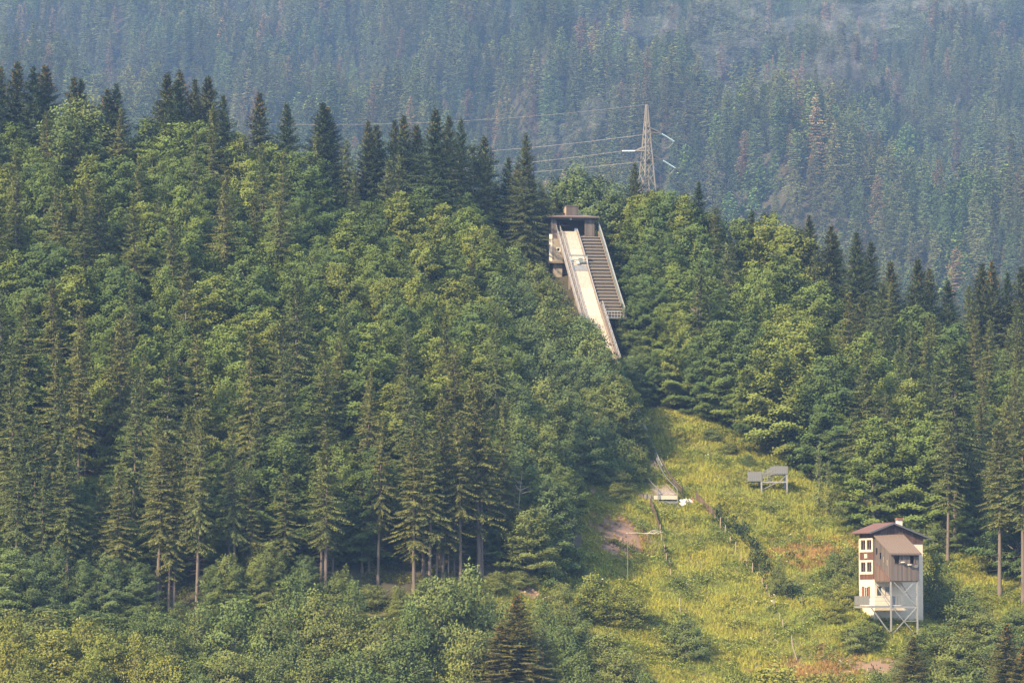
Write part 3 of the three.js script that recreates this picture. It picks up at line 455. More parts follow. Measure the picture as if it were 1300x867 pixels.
// ---------------------------------------------------------------- the judges' tower
{
  const T = new THREE.Group(), W = 6.8, L = 4.5, P = 4.7;           // x along the front, z towards the meadow, origin at the front left foot of the house
  T.position.set(45.73, -2.4, -460);
  T.rotation.y = 20 * Math.PI / 180;
  tag(add(T, 'judges_tower'), 'tall cream and wood judges\' tower with projecting timber cabin on steel legs', 'tower');
  const ridge = 2.5, roofY = (x) => (x < ridge ? 10.63 + (x + 0.8) * 0.37 : 11.85 - (x - ridge) * 0.37);
  // walls
  const gable = [[0, -2], [W, -2], [W, roofY(W) - 0.12], [ridge, roofY(ridge) - 0.12], [0, roofY(0) - 0.12]];
  part('front_wall', wallShape(gable, [[0.36, 1.0, 2.75, 3.95], [1.5, 2.15, 2.75, 3.95]], 0.3).translate(0, 0, -0.3), MAT.plaster, T);
  part('rear_wall', wallShape(gable, [], 0.3).translate(0, 0, -L), MAT.plaster, T);
  part('right_wall', box(W - 0.3, W, -2, roofY(W) - 0.15, -L + 0.3, -0.3), MAT.plaster, T);
  const leftWall = new THREE.Group();
  leftWall.rotation.y = -Math.PI / 2;
  leftWall.position.set(0, 0, -L + 0.3);                            // its x runs towards the front, its z points left
  add(leftWall, 'left_wall', T);
  const LW = L - 0.6, bands = [[0.25, LW - 0.1, 8.4, 9.95], [0.25, LW - 0.1, 5.6, 7.15], [0.9, 2.6, 2.55, 3.9]];
  part('plaster', wallShape([[0, -2], [LW, -2], [LW, roofY(0) - 0.15], [0, roofY(0) - 0.15]], bands, 0.25).translate(0, 0, -0.27), MAT.plaster, leftWall);
  boardPart('cladding', boards(21, { x0: 0, x1: LW + 0.3, bottom: () => 4.85, top: () => roofY(0) - 0.2, tone: [0.115, 0.055, 0.040], holes: bands.slice(0, 2).map(([a, b, c, d]) => [a - 0.02, b + 0.02, c - 0.02, d + 0.02]) }).translate(0, 0, 0.06), leftWall);
  for (const [a, b, c, d] of bands.slice(0, 2)) {
    part('window_surround', mergeGeometries([box(a - 0.1, b + 0.1, c - 0.12, c + 0.14, -0.05, 0.12), box(a - 0.1, b + 0.1, d - 0.14, d + 0.1, -0.05, 0.12), box(a - 0.1, a + 0.16, c + 0.14, d - 0.14, -0.05, 0.12), box(b - 0.16, b + 0.1, c + 0.14, d - 0.14, -0.05, 0.12), box((a + b) / 2 - 0.14, (a + b) / 2 + 0.14, c + 0.14, d - 0.14, -0.05, 0.12)]), MAT.white, leftWall);
    for (const [p, q] of [[a + 0.16, (a + b) / 2 - 0.14], [(a + b) / 2 + 0.14, b - 0.16]]) casement(leftWall, p, q, c + 0.14, d - 0.14, 0.06, MAT.brick, 0.1);
  }
  casement(leftWall, 1.2, 2.3, 2.55, 3.9, -0.02, MAT.white);
  part('shutter', box(0.55, 1.15, 2.5, 3.95, 0.0, 0.06), MAT.brick, leftWall);
  part('shutter', box(2.35, 2.95, 2.5, 3.95, 0.0, 0.06), MAT.brick, leftWall);
  part('sign_box', box(1.75, 2.3, 7.5, 8.05, 0.08, 0.2), MAT.white, leftWall);
  // gable cladding and windows of the front
  boardPart('gable_cladding', boards(22, { x0: -0.04, x1: W + 0.04, bottom: () => 9.3, top: (x) => roofY(x) - 0.14, tone: [0.085, 0.052, 0.045] }).translate(0, 0, 0.06), T);
  casement(T, 0.36, 1.0, 2.75, 3.95, -0.06, MAT.teal, 0.05); casement(T, 1.5, 2.15, 2.75, 3.95, -0.06, MAT.white, 0.06);
  part('window_board', box(1.62, 2.1, 2.85, 3.25, -0.05, -0.02), MAT.white, T);
  for (const y of [1.3, 4.55, 7.55]) part('storey_floor', box(0.05, W - 0.35, y, y + 0.2, -L + 0.35, -0.35), MAT.roofGrey, T);
  // roof
  const roof = new THREE.Group(); add(roof, 'roof', T);
  const slab = (xa, xb) => { const ya = roofY(xa), yb = roofY(xb); return wallShape([[xa, ya - 0.02], [xb, yb - 0.02], [xb, yb + 0.13], [xa, ya + 0.13]], [], L + 1.3).translate(0, 0, -L - 0.7); };
  part('roof_slope', slab(-0.85, ridge), MAT.roofRed, roof); part('roof_slope', slab(ridge, W + 0.85), MAT.roofRed, roof);
  part('ridge_cap', box(ridge - 0.14, ridge + 0.14, 11.93, 12.02, -L - 0.72, 0.62), MAT.roofRed, roof);
  part('fascia', mergeGeometries([bar([-0.85, roofY(-0.85) + 0.03, 0.62], [ridge, 11.87, 0.62], 0.05, 0.22), bar([ridge, 11.87, 0.62], [W + 0.85, roofY(W + 0.85) + 0.03, 0.62], 0.05, 0.22)]), paint(0.12, 0.13, 0.16), roof);
  const chimney = part('chimney', box(4.3, 4.95, 10.2, 12.35, -2.6, -2.0), MAT.white, roof);
  part('chimney_cap', box(4.22, 5.03, 12.35, 12.62, -2.68, -1.92), MAT.brick, roof);
  // cabin on the slope side
  const C = new THREE.Group(); add(C, 'cabin', T);
  const cw = 3.86, cr = (z) => 10.42 - z * (2.3 / P), low = 4.6;
  boardPart('front_cladding', boards(23, { x0: 0, x1: cw, bottom: () => low, top: () => cr(P) - 0.08, tone: [0.125, 0.105, 0.097], vary: 0.3, holes: [[0.5, 1.25, 6.75, 7.75], [2.6, 3.25, 6.75, 7.75]] }).translate(0, 0, P + 0.05), C);
  const side = (x) => [[0.55, 0.95, 7.95, 8.75], [1.5, 1.9, 7.35, 8.15], [2.45, 2.85, 6.95, 7.75], [3.4, 3.8, 6.45, 7.25]];
  const sideL = boards(24, { x0: 0, x1: P, bottom: (z) => 7.15 - z * (2.5 / P), top: (z) => cr(z) - 0.08, tone: [0.095, 0.08, 0.076], vary: 0.3, holes: side() });
  boardPart('side_cladding', sideL.rotateY(-Math.PI / 2), C);
  boardPart('side_cladding', boards(25, { x0: 0, x1: P, bottom: () => low, top: (z) => 7.15 - z * (2.5 / P), tone: [0.125, 0.085, 0.07], vary: 0.2 }).rotateY(-Math.PI / 2), C);
  part('stair_trim', bar([-0.06, 7.15, 0.05], [-0.06, low + 0.1, P], 0.06, 0.16), MAT.roofRed, C);
  boardPart('side_cladding', boards(26, { x0: 0, x1: P, bottom: () => low, top: (z) => cr(z) - 0.08, tone: [0.17, 0.14, 0.13] }).rotateY(-Math.PI / 2).translate(cw + 0.05, 0, 0), C);
  part('floor', box(0.05, cw - 0.05, low - 0.12, low + 0.05, 0.02, P - 0.02), MAT.roofTar, C);
  for (const [a, b] of [[0.5, 1.25], [2.6, 3.25]]) part('window_frame', mergeGeometries([box(a - 0.05, b + 0.05, 6.68, 6.75, P - 0.02, P + 0.1), box(a - 0.05, b + 0.05, 7.75, 7.82, P - 0.02, P + 0.1), box(a - 0.05, a, 6.75, 7.75, P - 0.02, P + 0.1), box(b, b + 0.05, 6.75, 7.75, P - 0.02, P + 0.1)]), MAT.roofTar, C);
  const cl = wallShape([[-0.25, cr(-0.25)], [P + 0.35, cr(P + 0.35)], [P + 0.35, cr(P + 0.35) + 0.1], [0.0, cr(0) + 0.1]], [], cw + 0.5).rotateY(-Math.PI / 2).translate(cw + 0.25, 0, 0);
  const croof = part('cabin_roof', cl, MAT.roofGrey, C);
  part('roof_batten', mergeGeometries(Array.from({ length: 11 }, (_, k) => bar([-0.15 + k * 0.415, cr(0.1) + 0.13, 0.1], [-0.15 + k * 0.415, cr(P + 0.3) + 0.13, P + 0.3], 0.05, 0.05))), MAT.roofGrey, croof);
  part('eave_board', box(-0.25, cw + 0.25, cr(P + 0.35) - 0.12, cr(P + 0.35) + 0.1, P + 0.36, P + 0.42), MAT.roofTar, C);
  for (const [x, y] of [[1.55, 6.85], [2.5, 6.55]]) { const l = part('floodlight', box(x - 0.2, x + 0.2, y, y + 0.16, P + 0.1, P + 0.38), MAT.white, C); part('bracket', bar([x, y + 0.05, P + 0.05], [x, y + 0.2, P + 0.2], 0.05), MAT.steel, l); }
  part('meter_box', box(3.3, 3.62, 6.25, 6.6, P + 0.06, P + 0.25), MAT.sheet, C);
  // steel legs and walkway
  const S = new THREE.Group(); add(S, 'leg_frame', T);
  for (const x of [0.05, 3.7]) part('leg', box(x - 0.09, x + 0.09, -2.3, low - 0.12, P - 0.2, P - 0.02), MAT.steel, S);
  const zf = P - 0.11, b = (a, c, w = 0.1) => part('brace', bar([a[0], a[1], zf], [c[0], c[1], zf], w), MAT.steel, S);
  b([0.45, low - 0.15], [3.6, 1.45]); b([3.3, low - 0.15], [1.8, 3.0]); b([1.85, 3.0], [3.6, 3.0], 0.08); b([0.1, 1.4], [3.5, -2.2]); b([3.6, 1.3], [0.15, -2.1]); b([1.9, -0.4], [3.6, -0.4], 0.08);
  part('strut', bar([-2.7, 1.3, zf], [-0.05, -2.0, zf], 0.14), MAT.steel, S);
  for (const x of [0.05, 3.7]) part('tie', bar([x, low - 0.25, 0], [x, 1.2, P - 0.2], 0.08), MAT.steel, S);
  const Wk = new THREE.Group(); add(Wk, 'walkway', T);
  part('deck', box(-2.9, 3.8, 1.42, 1.5, 0.35, P - 0.25), MAT.sheet, Wk);
  part('edge_beam', box(-2.95, 3.62, 1.22, 1.42, P - 0.36, P - 0.22), MAT.steel, Wk);
  part('edge_beam', box(-2.95, -2.75, 1.22, 1.41, 0.3, P - 0.4), MAT.steel, Wk);
  part('railing_panel', mergeGeometries(Array.from({ length: 18 }, (_, k) => box(-2.93 + (k % 2) * 0.04, -2.89 + (k % 2) * 0.04, 1.6, 2.72, 0.3 + k * 0.236, 0.3 + k * 0.236 + 0.23))), MAT.sheet, Wk);
  part('railing_panel', mergeGeometries(Array.from({ length: 6 }, (_, k) => box(0.18 + k * 0.22, 0.38 + k * 0.22, 1.6, 2.7, P - 0.36 + (k % 2) * 0.03, P - 0.33 + (k % 2) * 0.03))), MAT.sheet, Wk);
  part('handrail', mergeGeometries([bar([-2.9, 2.6, P - 0.3], [0, 2.6, P - 0.3], 0.05), bar([-2.9, 2.1, P - 0.3], [0, 2.1, P - 0.3], 0.04), bar([1.5, 2.6, P - 0.3], [3.6, 2.6, P - 0.3], 0.05)]), MAT.steel, Wk);
  for (const x of [0.05, 3.7]) part('footing', box(x - 0.55, x + 0.55, -3.6, -2.3, P - 0.75, P + 0.4), MAT.concreteDark, T);
  part('plinth', box(0.7, 3.1, -3.5, -2.5, P - 0.4, P + 0.1), MAT.concreteDark, T);
}

// ---------------------------------------------------------------- the inrun: a concrete track falling from the start house to the take-off
const AX = (d) => 9.44 + 0.1477 * (585 - d);                        // plan line of the track
const fall = new THREE.CatmullRomCurve3([[592, 62.6], [585, 58.6], [565, 45.2], [545, 33.0], [525, 21.9], [513, 16.6], [503.5, 14.2]].map(([d, h]) => V(AX(d), h, -d)));
const fallAt = (() => { const pts = fall.getPoints(400); return (d) => { let k = 0; while (k < 399 && -pts[k + 1].z > d) k++; const a = pts[k], b = pts[k + 1], t = clamp((-a.z - d) / (b.z - a.z)); return lerp(a.y, b.y, t); }; })();
const LAT = V(0.9893, 0, -0.1461), RUN = V(0.1461, 0, 0.9893);
const on = (d, lat, up = 0) => [AX(d) + LAT.x * lat, fallAt(d) + up, -d + LAT.z * lat];
const strip = (d0, d1, l0, l1, u0, u1, n = 1) => {                  // a slab that follows the track between two distances
  const P = [], I = [];
  for (let k = 0; k <= n; k++) { const d = lerp(d0, d1, k / n); P.push(...on(d, l0, u0), ...on(d, l1, u0), ...on(d, l1, u1), ...on(d, l0, u1)); }
  for (let k = 0; k < n; k++) for (let j = 0; j < 4; j++) { const a = k * 4 + j, b = k * 4 + ((j + 1) % 4); I.push(a, a + 4, b, b, a + 4, b + 4); }
  const e = n * 4; I.push(0, 1, 2, 0, 2, 3, e, e + 2, e + 1, e, e + 3, e + 2);
  let g = new THREE.BufferGeometry();
  g.setAttribute('position', new THREE.Float32BufferAttribute(P, 3)); g.setIndex(I); g = g.toNonIndexed(); g.computeVertexNormals();
  const uv = []; for (let k = 0; k < g.attributes.position.count; k++) uv.push(g.attributes.position.getX(k) * 0.3, g.attributes.position.getY(k) * 0.3);
  g.setAttribute('uv', new THREE.Float32BufferAttribute(uv, 2));
  return g;
};
const runPipe = (d0, d1, lat, up, r, n = 24) => pipe(Array.from({ length: n + 1 }, (_, k) => on(lerp(d0, d1, k / n), lat, up)), r);
const runPosts = (d0, d1, step, lat, up0, up1, w = 0.06) => { const g = []; for (let d = d0; d >= d1; d -= step) g.push(bar(on(d, lat, up0), on(d, lat, up1), w)); return mergeGeometries(g); };
{
  const T = new THREE.Group();
  tag(add(T, 'ski_jump_inrun'), 'long pale concrete ski jump inrun with railings descending from the start house', 'ski jump');
  const tones = [MAT.concrete, paint(0.51, 0.465, 0.41), paint(0.43, 0.39, 0.34), paint(0.47, 0.42, 0.36)], R = rng(61);
  for (let d = 586; d > 504; d -= 2.6) part('concrete_slab', strip(d, Math.max(503.6, d - 2.57), -1.12, 1.12, -0.28, (R() - 0.5) * 0.02, 2), d < 524 ? paint(0.33, 0.27, 0.23) : tones[Math.floor(R() * 4)], T);
  part('side_beam', strip(586, 503.6, 1.14, 1.42, -0.7, 0.16, 40), paint(0.26, 0.22, 0.19), T);
  part('side_beam', strip(586, 503.6, -1.42, -1.14, -0.7, 0.16, 40), MAT.concreteDark, T);
  part('service_walk', strip(586, 512, -2.2, -1.45, -0.3, -0.1, 40), MAT.concreteDark, T);
  const railL = new THREE.Group(); add(railL, 'railing', T);
  part('rail_pipe', mergeGeometries([runPipe(587, 512, -2.15, 1.0, 0.045), runPipe(587, 512, -2.15, 0.55, 0.04), runPipe(587, 512, -1.5, 0.85, 0.045), runPipe(587, 512, -1.5, 0.42, 0.035)]), MAT.rail, railL);
  part('post', mergeGeometries([runPosts(586.5, 512, 2.2, -2.15, -0.3, 1.0), runPosts(586, 512, 2.2, -1.5, -0.3, 0.85)]), MAT.rail, railL);
  const railR = new THREE.Group(); add(railR, 'railing', T);
  part('rail_pipe', mergeGeometries([runPipe(586, 565, 1.3, 0.42, 0.045), runPipe(565, 516, 1.75, 1.05, 0.05), runPipe(565, 516, 1.75, 0.55, 0.045), runPipe(565, 516, 1.75, 0.2, 0.04)]), MAT.rail, railR);
  part('post', mergeGeometries([runPosts(586, 566, 1.6, 1.3, 0.1, 0.42, 0.05), runPosts(565, 516, 2.0, 1.75, -0.5, 1.05)]), MAT.rail, railR);
  part('side_plank', strip(566, 540, 1.45, 1.62, -0.6, 0.35, 20), paint(0.19, 0.15, 0.125), T);
  for (let d = 580; d > 512; d -= 6) for (const l of [-1.0, 1.0]) { const p = on(d, l, -0.3), g = ground(p[0], -p[2]); if (p[1] - g > 0.4) part('support_column', bar(p, [p[0], g - 0.5, p[2]], 0.35), MAT.concreteDark, T); }
  for (let d = 580; d > 540; d -= 6) { const a = on(d, -1.2, -0.5), b = on(d, 1.2, -0.5); part('cross_beam', bar(a, b, 0.3, 0.4), MAT.concreteDark, T); }
  // start gate across the track
  const G = new THREE.Group(); tag(add(G, 'start_gate'), 'steel start gate with cross beam spanning the inrun track', 'start gate');
  part('cross_beam', bar(on(577.2, -1.45, 1.05), on(577.2, 1.55, 1.05), 0.16, 0.2), MAT.teal, G);
  for (const l of [-1.3, 1.35]) part('upright', mergeGeometries([bar(on(577.2, l, 0), on(577.2, l, 1.1), 0.14), bar(on(576, l, 0.1), on(577.2, l, 0.9), 0.1)]), MAT.rail, G);
  part('seat_bar', bar(on(576.4, -1.2, 0.5), on(576.4, 1.2, 0.5), 0.12), MAT.sheet, G);
  part('motor_box', mergeGeometries([box(-0.35, 0.35, -0.25, 0.25, -0.25, 0.25), box(-0.2, 0.7, -0.5, -0.25, -0.2, 0.3)]).translate(...on(576.6, 0.25, 0.75)), MAT.teal, G);
  part('lamp_box', box(-0.22, 0.22, -0.2, 0.2, -0.15, 0.15).translate(...on(576.3, -0.25, 0.45)), MAT.white, G);
  part('foot_plate', strip(576.2, 574.8, -1.1, 1.1, 0.03, 0.1, 1), MAT.sheet, G);
}
// broad timber steps beside the upper track
{
  const T = new THREE.Group();
  tag(add(T, 'timber_staircase'), 'broad flight of weathered timber steps beside the upper inrun', 'stairs');
  const R = rng(62), mats = [[0.145, 0.13, 0.12], [0.125, 0.112, 0.105], [0.165, 0.148, 0.135], [0.115, 0.10, 0.094]].map((c) => paint(...c)), nose = paint(0.30, 0.28, 0.25), n = 24, dTop = 585, dEnd = 563.6;
  const yaw = Math.atan2(RUN.x, RUN.z);
  for (let k = 0; k < n; k++) {
    const d = lerp(dTop, dEnd, (k + 0.5) / n), run = (dTop - dEnd) / n, h = fallAt(d), o = new THREE.Group();
    const lift = h - 0.15;
    o.position.set(...on(d, 3.1, 0)); o.position.y = lift; o.rotation.y = yaw; add(o, 'step', T);
    part('tread', box(-1.55, 1.55 + (R() - 0.5) * 0.06, -0.12, 0, -run / 2 - 0.05, run / 2 + 0.06), mats[Math.floor(R() * 4)], o);
    part('riser', box(-1.5, 1.5, -0.62, -0.13, run / 2 - 0.1, run / 2 - 0.03), mats[Math.floor(R() * 4)], o);
    part('nosing', box(-1.56, 1.56, -0.09, 0.03, run / 2 + 0.065, run / 2 + 0.12), nose, o);
  }
  part('stringer', strip(586, 563, 1.46, 1.54, -0.9, -0.1, 12), paint(0.2, 0.15, 0.12), T);
  part('stringer', strip(586, 563, 4.68, 4.8, -0.9, 0.1, 12), paint(0.2, 0.15, 0.12), T);
  part('side_panel', strip(586, 563, 4.84, 4.88, -0.1, 0.85, 12), MAT.teal, T);
  part('rail_pipe', mergeGeometries([runPipe(587, 563, 4.95, 1.1, 0.06), runPipe(587, 563, 4.95, 0.75, 0.05), runPipe(587, 563, 4.95, 0.35, 0.045)]), MAT.rail, T);
  part('post', runPosts(586.5, 563, 1.5, 4.95, -0.4, 1.1), MAT.rail, T);
  // landing with a barred railing at its foot
  const a = on(563, 1.7, -0.55), P = new THREE.Group(); P.position.set(...a); P.rotation.y = yaw; add(P, 'landing', T);
  part('deck', box(0, 3.3, -0.12, 0, -0.2, 1.0), MAT.sheet, P);
  part('railing', mergeGeometries([box(0, 3.3, 1.05, 1.12, 0.95, 1.02), box(0, 3.3, 0.55, 0.6, 0.95, 1.0), box(0, 3.3, 0.08, 0.14, 0.95, 1.0), ...Array.from({ length: 8 }, (_, k) => box(k * 0.46, k * 0.46 + 0.05, 0, 1.1, 0.95, 1.0))]), MAT.rail, P);
  part('side_railing', mergeGeometries([box(3.25, 3.3, 1.05, 1.12, -0.3, 0.95), box(3.25, 3.3, 0.55, 0.6, -0.3, 0.95), box(3.25, 3.31, 0, 1.1, -0.3, -0.24)]), MAT.rail, P);
  for (const x of [0.3, 3.0]) part('landing_post', box(x - 0.12, x + 0.12, -7, -0.12, 0.2, 0.44), MAT.concreteDark, P);
  for (const d of [580, 574, 568]) for (const l of [1.8, 4.5]) { const p = on(d, l, -0.7), g = ground(p[0], -p[2]); part('support_column', bar(p, [p[0], g - 0.5, p[2]], 0.3), MAT.concreteDark, T); }
}
// start house
{
  const T = new THREE.Group(), yaw = Math.atan2(RUN.x, RUN.z);
  T.position.set(...on(586, 0, 0)); T.rotation.y = yaw;
  T.position.y = 58.75;
  tag(add(T, 'start_house'), 'dark timber start house with open front and low hipped roof atop the inrun', 'start house');
  const D = 5.3, wood = [0.08, 0.066, 0.062], flat = (y) => () => y;
  boardPart('front_cladding', boards(31, { x0: -2.98, x1: -2.1, bottom: flat(-0.6), top: flat(2.75), tone: [0.115, 0.10, 0.095] }).translate(0, 0, 0.05), T);
  boardPart('front_cladding', boards(32, { x0: 2.48, x1: 4.09, bottom: flat(-0.3), top: flat(2.6), tone: [0.115, 0.10, 0.095] }).translate(0, 0, 0.05), T);
  part('lintel', box(-2.1, 2.48, 2.35, 2.75, -0.1, 0.04), paint(0.12, 0.10, 0.10), T);
  boardPart('side_cladding', boards(33, { x0: 0, x1: D, bottom: flat(-1.9), top: flat(2.7), tone: wood }).rotateY(-Math.PI / 2).translate(-2.98, 0, -D), T);
  boardPart('side_cladding', boards(34, { x0: 0, x1: D, bottom: flat(-1.9), top: flat(2.7), tone: wood }).rotateY(-Math.PI / 2).translate(4.14, 0, -D), T);
  part('rear_wall', box(-2.95, 4.08, -1.9, 2.7, -D - 0.1, -D), paint(0.15, 0.115, 0.10), T);
  part('floor', box(-2.9, 4.04, -0.4, -0.15, -D + 0.02, -0.02), MAT.roofTar, T);
  part('foundation', box(-2.6, 3.9, -7.5, -0.42, -D + 0.3, -0.6), MAT.concreteDark, T);
  part('inner_beam', box(-1.9, 0.3, 1.5, 1.65, -2.2, -2.0), MAT.roofTar, T);
  part('inner_post', box(0.95, 1.45, -0.1, 1.05, -0.8, -0.7), MAT.rail, T);
  part('start_bench', mergeGeometries([box(-0.75, 0.5, 0.18, 0.42, -1.1, -0.9), box(-0.6, -0.5, -0.15, 0.18, -1.1, -0.9), box(0.25, 0.35, -0.15, 0.18, -1.1, -0.9)]), MAT.white, T);
  part('lamp', mergeGeometries([box(0.05, 0.35, 2.3, 2.6, 0.06, 0.3), box(0.12, 0.28, 2.6, 2.75, 0.06, 0.2)]), MAT.white, T);
  const roof = new THREE.Group(); add(roof, 'roof', T);
  const e = 0.75, x0 = -2.98 - e, x1 = 4.14 + e, z0 = 0.1 + e, z1 = -D - e, a = [0.1, 3.72, -1.9], b = [1.2, 3.72, -3.3], face = (...p) => { const P = []; for (let k = 1; k < p.length - 1; k++) P.push(...p[0], ...p[k], ...p[k + 1]); const g = new THREE.BufferGeometry(); g.setAttribute('position', new THREE.Float32BufferAttribute(P, 3)); g.setAttribute('uv', new THREE.Float32BufferAttribute(P.filter((_, i) => i % 3 < 2), 2)); g.computeVertexNormals(); return g; };
  const fl = [x0, 2.78, z0], fr = [x1, 2.78, z0], bl = [x0, 2.78, z1], br = [x1, 2.78, z1];
  part('roof_slope', face(fl, fr, b, a), MAT.roofTar, roof); part('roof_slope', face(bl, fl, a), MAT.roofTar, roof); part('roof_slope', face(fr, br, b), MAT.roofTar, roof); part('roof_slope', face(br, bl, a, b), MAT.roofTar, roof);
  part('soffit', box(x0, x1, 2.62, 2.76, z1, z0), paint(0.11, 0.09, 0.085), roof);
  const hut = new THREE.Group(); add(hut, 'roof_box', T);
  boardPart('front_cladding', boards(35, { x0: -0.43, x1: 1.55, bottom: flat(3.0), top: flat(4.65), tone: [0.075, 0.064, 0.062] }).translate(0, 0, -0.6), hut);
  part('side_panel', box(-0.47, -0.42, 2.9, 4.6, -2.8, -0.62), paint(0.48, 0.38, 0.29), hut);
  part('side_panel', box(1.54, 1.58, 2.9, 4.6, -2.8, -0.62), MAT.roofTar, hut); part('rear_panel', box(-0.42, 1.54, 2.9, 4.6, -2.84, -2.8), MAT.roofTar, hut);
  part('lid', box(-0.55, 1.66, 4.66, 4.74, -2.95, -0.5), MAT.roofTar, hut);
  // lower block beside the track
  const B = new THREE.Group(); add(B, 'lower_block', T);
  part('block_wall', wallShape([[-3.4, -4.5], [-1.3, -4.5], [-1.3, -0.9], [-3.4, -0.9]], [[-2.2, -1.75, -2.9, -2.4]], 0.3).translate(0, 0, 0.9), MAT.plasterOld, B);
  part('block_wall', box(-3.4, -3.1, -4.5, -0.9, -3, 0.9), MAT.plasterOld, B);
  part('block_wall', box(-3.08, -1.3, -4.5, -0.9, -3, -2.7), MAT.plasterOld, B);
  part('pilaster', box(-3.48, -3.0, -4.5, -0.15, 1.0, 1.25), MAT.plaster, B);
  part('block_roof', box(-3.05, -1.3, -0.88, 0.0, -2.9, 1.1), MAT.roofTar, B);
  casement(B, -2.2, -1.75, -2.9, -2.4, 1.16, MAT.white, 0.05, false);
  part('window_surround', mergeGeometries([box(-2.32, -1.63, -3.02, -2.9, 1.2, 1.24), box(-2.32, -1.63, -2.4, -2.28, 1.2, 1.24), box(-2.32, -2.2, -2.9, -2.4, 1.2, 1.24), box(-1.75, -1.63, -2.9, -2.4, 1.2, 1.24)]), MAT.white, B);
  part('base_slab', box(-3.5, -1.2, -4.85, -4.52, -3.1, 1.4), MAT.concreteDark, B);
  part('lower_footing', box(-2.7, -1.3, -9, -4.87, -2.8, 0.7), MAT.plasterOld, B);
}
// take-off: table front, bent rails, side boards and stacked white mats
{
  const T = new THREE.Group(), yaw = Math.atan2(RUN.x, RUN.z), o = on(503.4, 0, 0);
  T.position.set(...o); T.rotation.y = yaw;
  tag(add(T, 'takeoff_table'), 'ski jump take-off table with pale front board and bent tubular rails', 'take-off');
  part('front_board', box(-1.9, 1.35, -0.55, 0.0, -0.1, 0.08), paint(0.56, 0.57, 0.51), T);
  part('front_beam', box(-2.1, 1.45, -1.15, -0.78, -0.2, 0.2), MAT.sheet, T);
  part('table_base', box(-2.0, 1.5, -2.2, -1.16, -2.4, 0.1), MAT.concreteDark, T);
  part('side_crate', box(-3.2, -2.25, -1.0, 0.15, -1.2, -0.2), paint(0.28, 0.26, 0.25), T);
  part('side_crate', box(-3.9, -3.3, -0.9, 0.2, -1.3, -0.5), paint(0.2, 0.18, 0.17), T);
  part('stake', mergeGeometries([box(-2.2, -2.12, -1.1, 0.7, 0, 0.08), box(-3.0, -2.92, -1.1, 0.55, -0.1, -0.02), box(-4.1, -4.02, -1.1, 0.5, -0.6, -0.52)]), MAT.sheet, T);
  const along = (lat, up) => [0, 2, 4, 6.5, 9, 12, 15.5].map((r) => { const p = on(503.4 + r, lat, up); return T.worldToLocal(V(...p)).toArray(); });
  T.updateMatrixWorld(true);
  for (const l of [-1.35, 1.4]) { const q = along(l, 0.9).slice(0, l < 0 ? 4 : 7); part('bent_rail', limb([[l, -1.1, 0.35], [l, 0.45, 0.3], [l, 0.8, 0.0], ...q.slice(1)], [[], [], [], ...q.slice(1)].map(() => 0.075), 7), MAT.sheet, T); }
  const fence = new THREE.Group(); add(fence, 'side_railing', T);
  const top = along(2.1, 1.0), mid = along(2.1, 0.55);
  part('rail', mergeGeometries([pipe(top, 0.085), pipe(mid, 0.07)]), paint(0.13, 0.1, 0.09), fence);
  part('post', mergeGeometries(Array.from({ length: 12 }, (_, k) => { const d = 503.8 + k * 1.35; return bar(T.worldToLocal(V(...on(d, 2.1, -0.4))).toArray(), T.worldToLocal(V(...on(d, 2.1, 1.05))).toArray(), 0.09); })), paint(0.13, 0.1, 0.09), fence);
  part('cross_brace', mergeGeometries([bar([-1.3, 0.1, -0.3], [0.1, 0.5, -1.8], 0.08), bar([1.3, 0.1, -0.3], [0, 0.5, -1.8], 0.08), bar([-1.3, 0.35, -0.25], [1.35, 0.35, -0.25], 0.06)]), MAT.rail, T);
  const R = rng(63), M = new THREE.Group(), gx = T.localToWorld(V(2.3, 0, 0.2));
  M.position.set(gx.x, ground(gx.x, -gx.z), gx.z); M.rotation.y = 0.3;
  tag(add(M, 'mat_pile'), 'crumpled heap of white plastic sheeting beside the take-off', 'plastic sheet');
  const sheetAt = (w, h, x, y, z, rx, ry, rz, m) => { const g = new THREE.BoxGeometry(w, h, 0.05, 6, 6, 1), p = g.attributes.position; for (let k = 0; k < p.count; k++) p.setZ(k, p.getZ(k) + 0.16 * noise2(p.getX(k) * 1.7 + x * 3, p.getY(k) * 1.7 + y) * (w + h) * 0.5); g.computeVertexNormals(); part('sheet', g.rotateX(rx).rotateY(ry).rotateZ(rz).translate(x, y, z), m, M); };
  sheetAt(1.1, 1.0, 0, 0.45, 0, -0.4, 0.2, 0.15, MAT.white); sheetAt(0.8, 1.0, 0.95, 0.5, -0.3, -0.7, -0.5, -0.5, MAT.white); sheetAt(0.8, 0.7, -0.35, 0.25, 0.5, -0.9, 0.1, 0.4, MAT.white); sheetAt(0.6, 0.9, 0.5, 0.4, 0.45, -0.5, 0.6, -0.5, MAT.white); sheetAt(0.3, 0.5, 1.35, 0.95, -0.3, -0.3, 0.4, 0.5, paint(0.5, 0.24, 0.12));
}
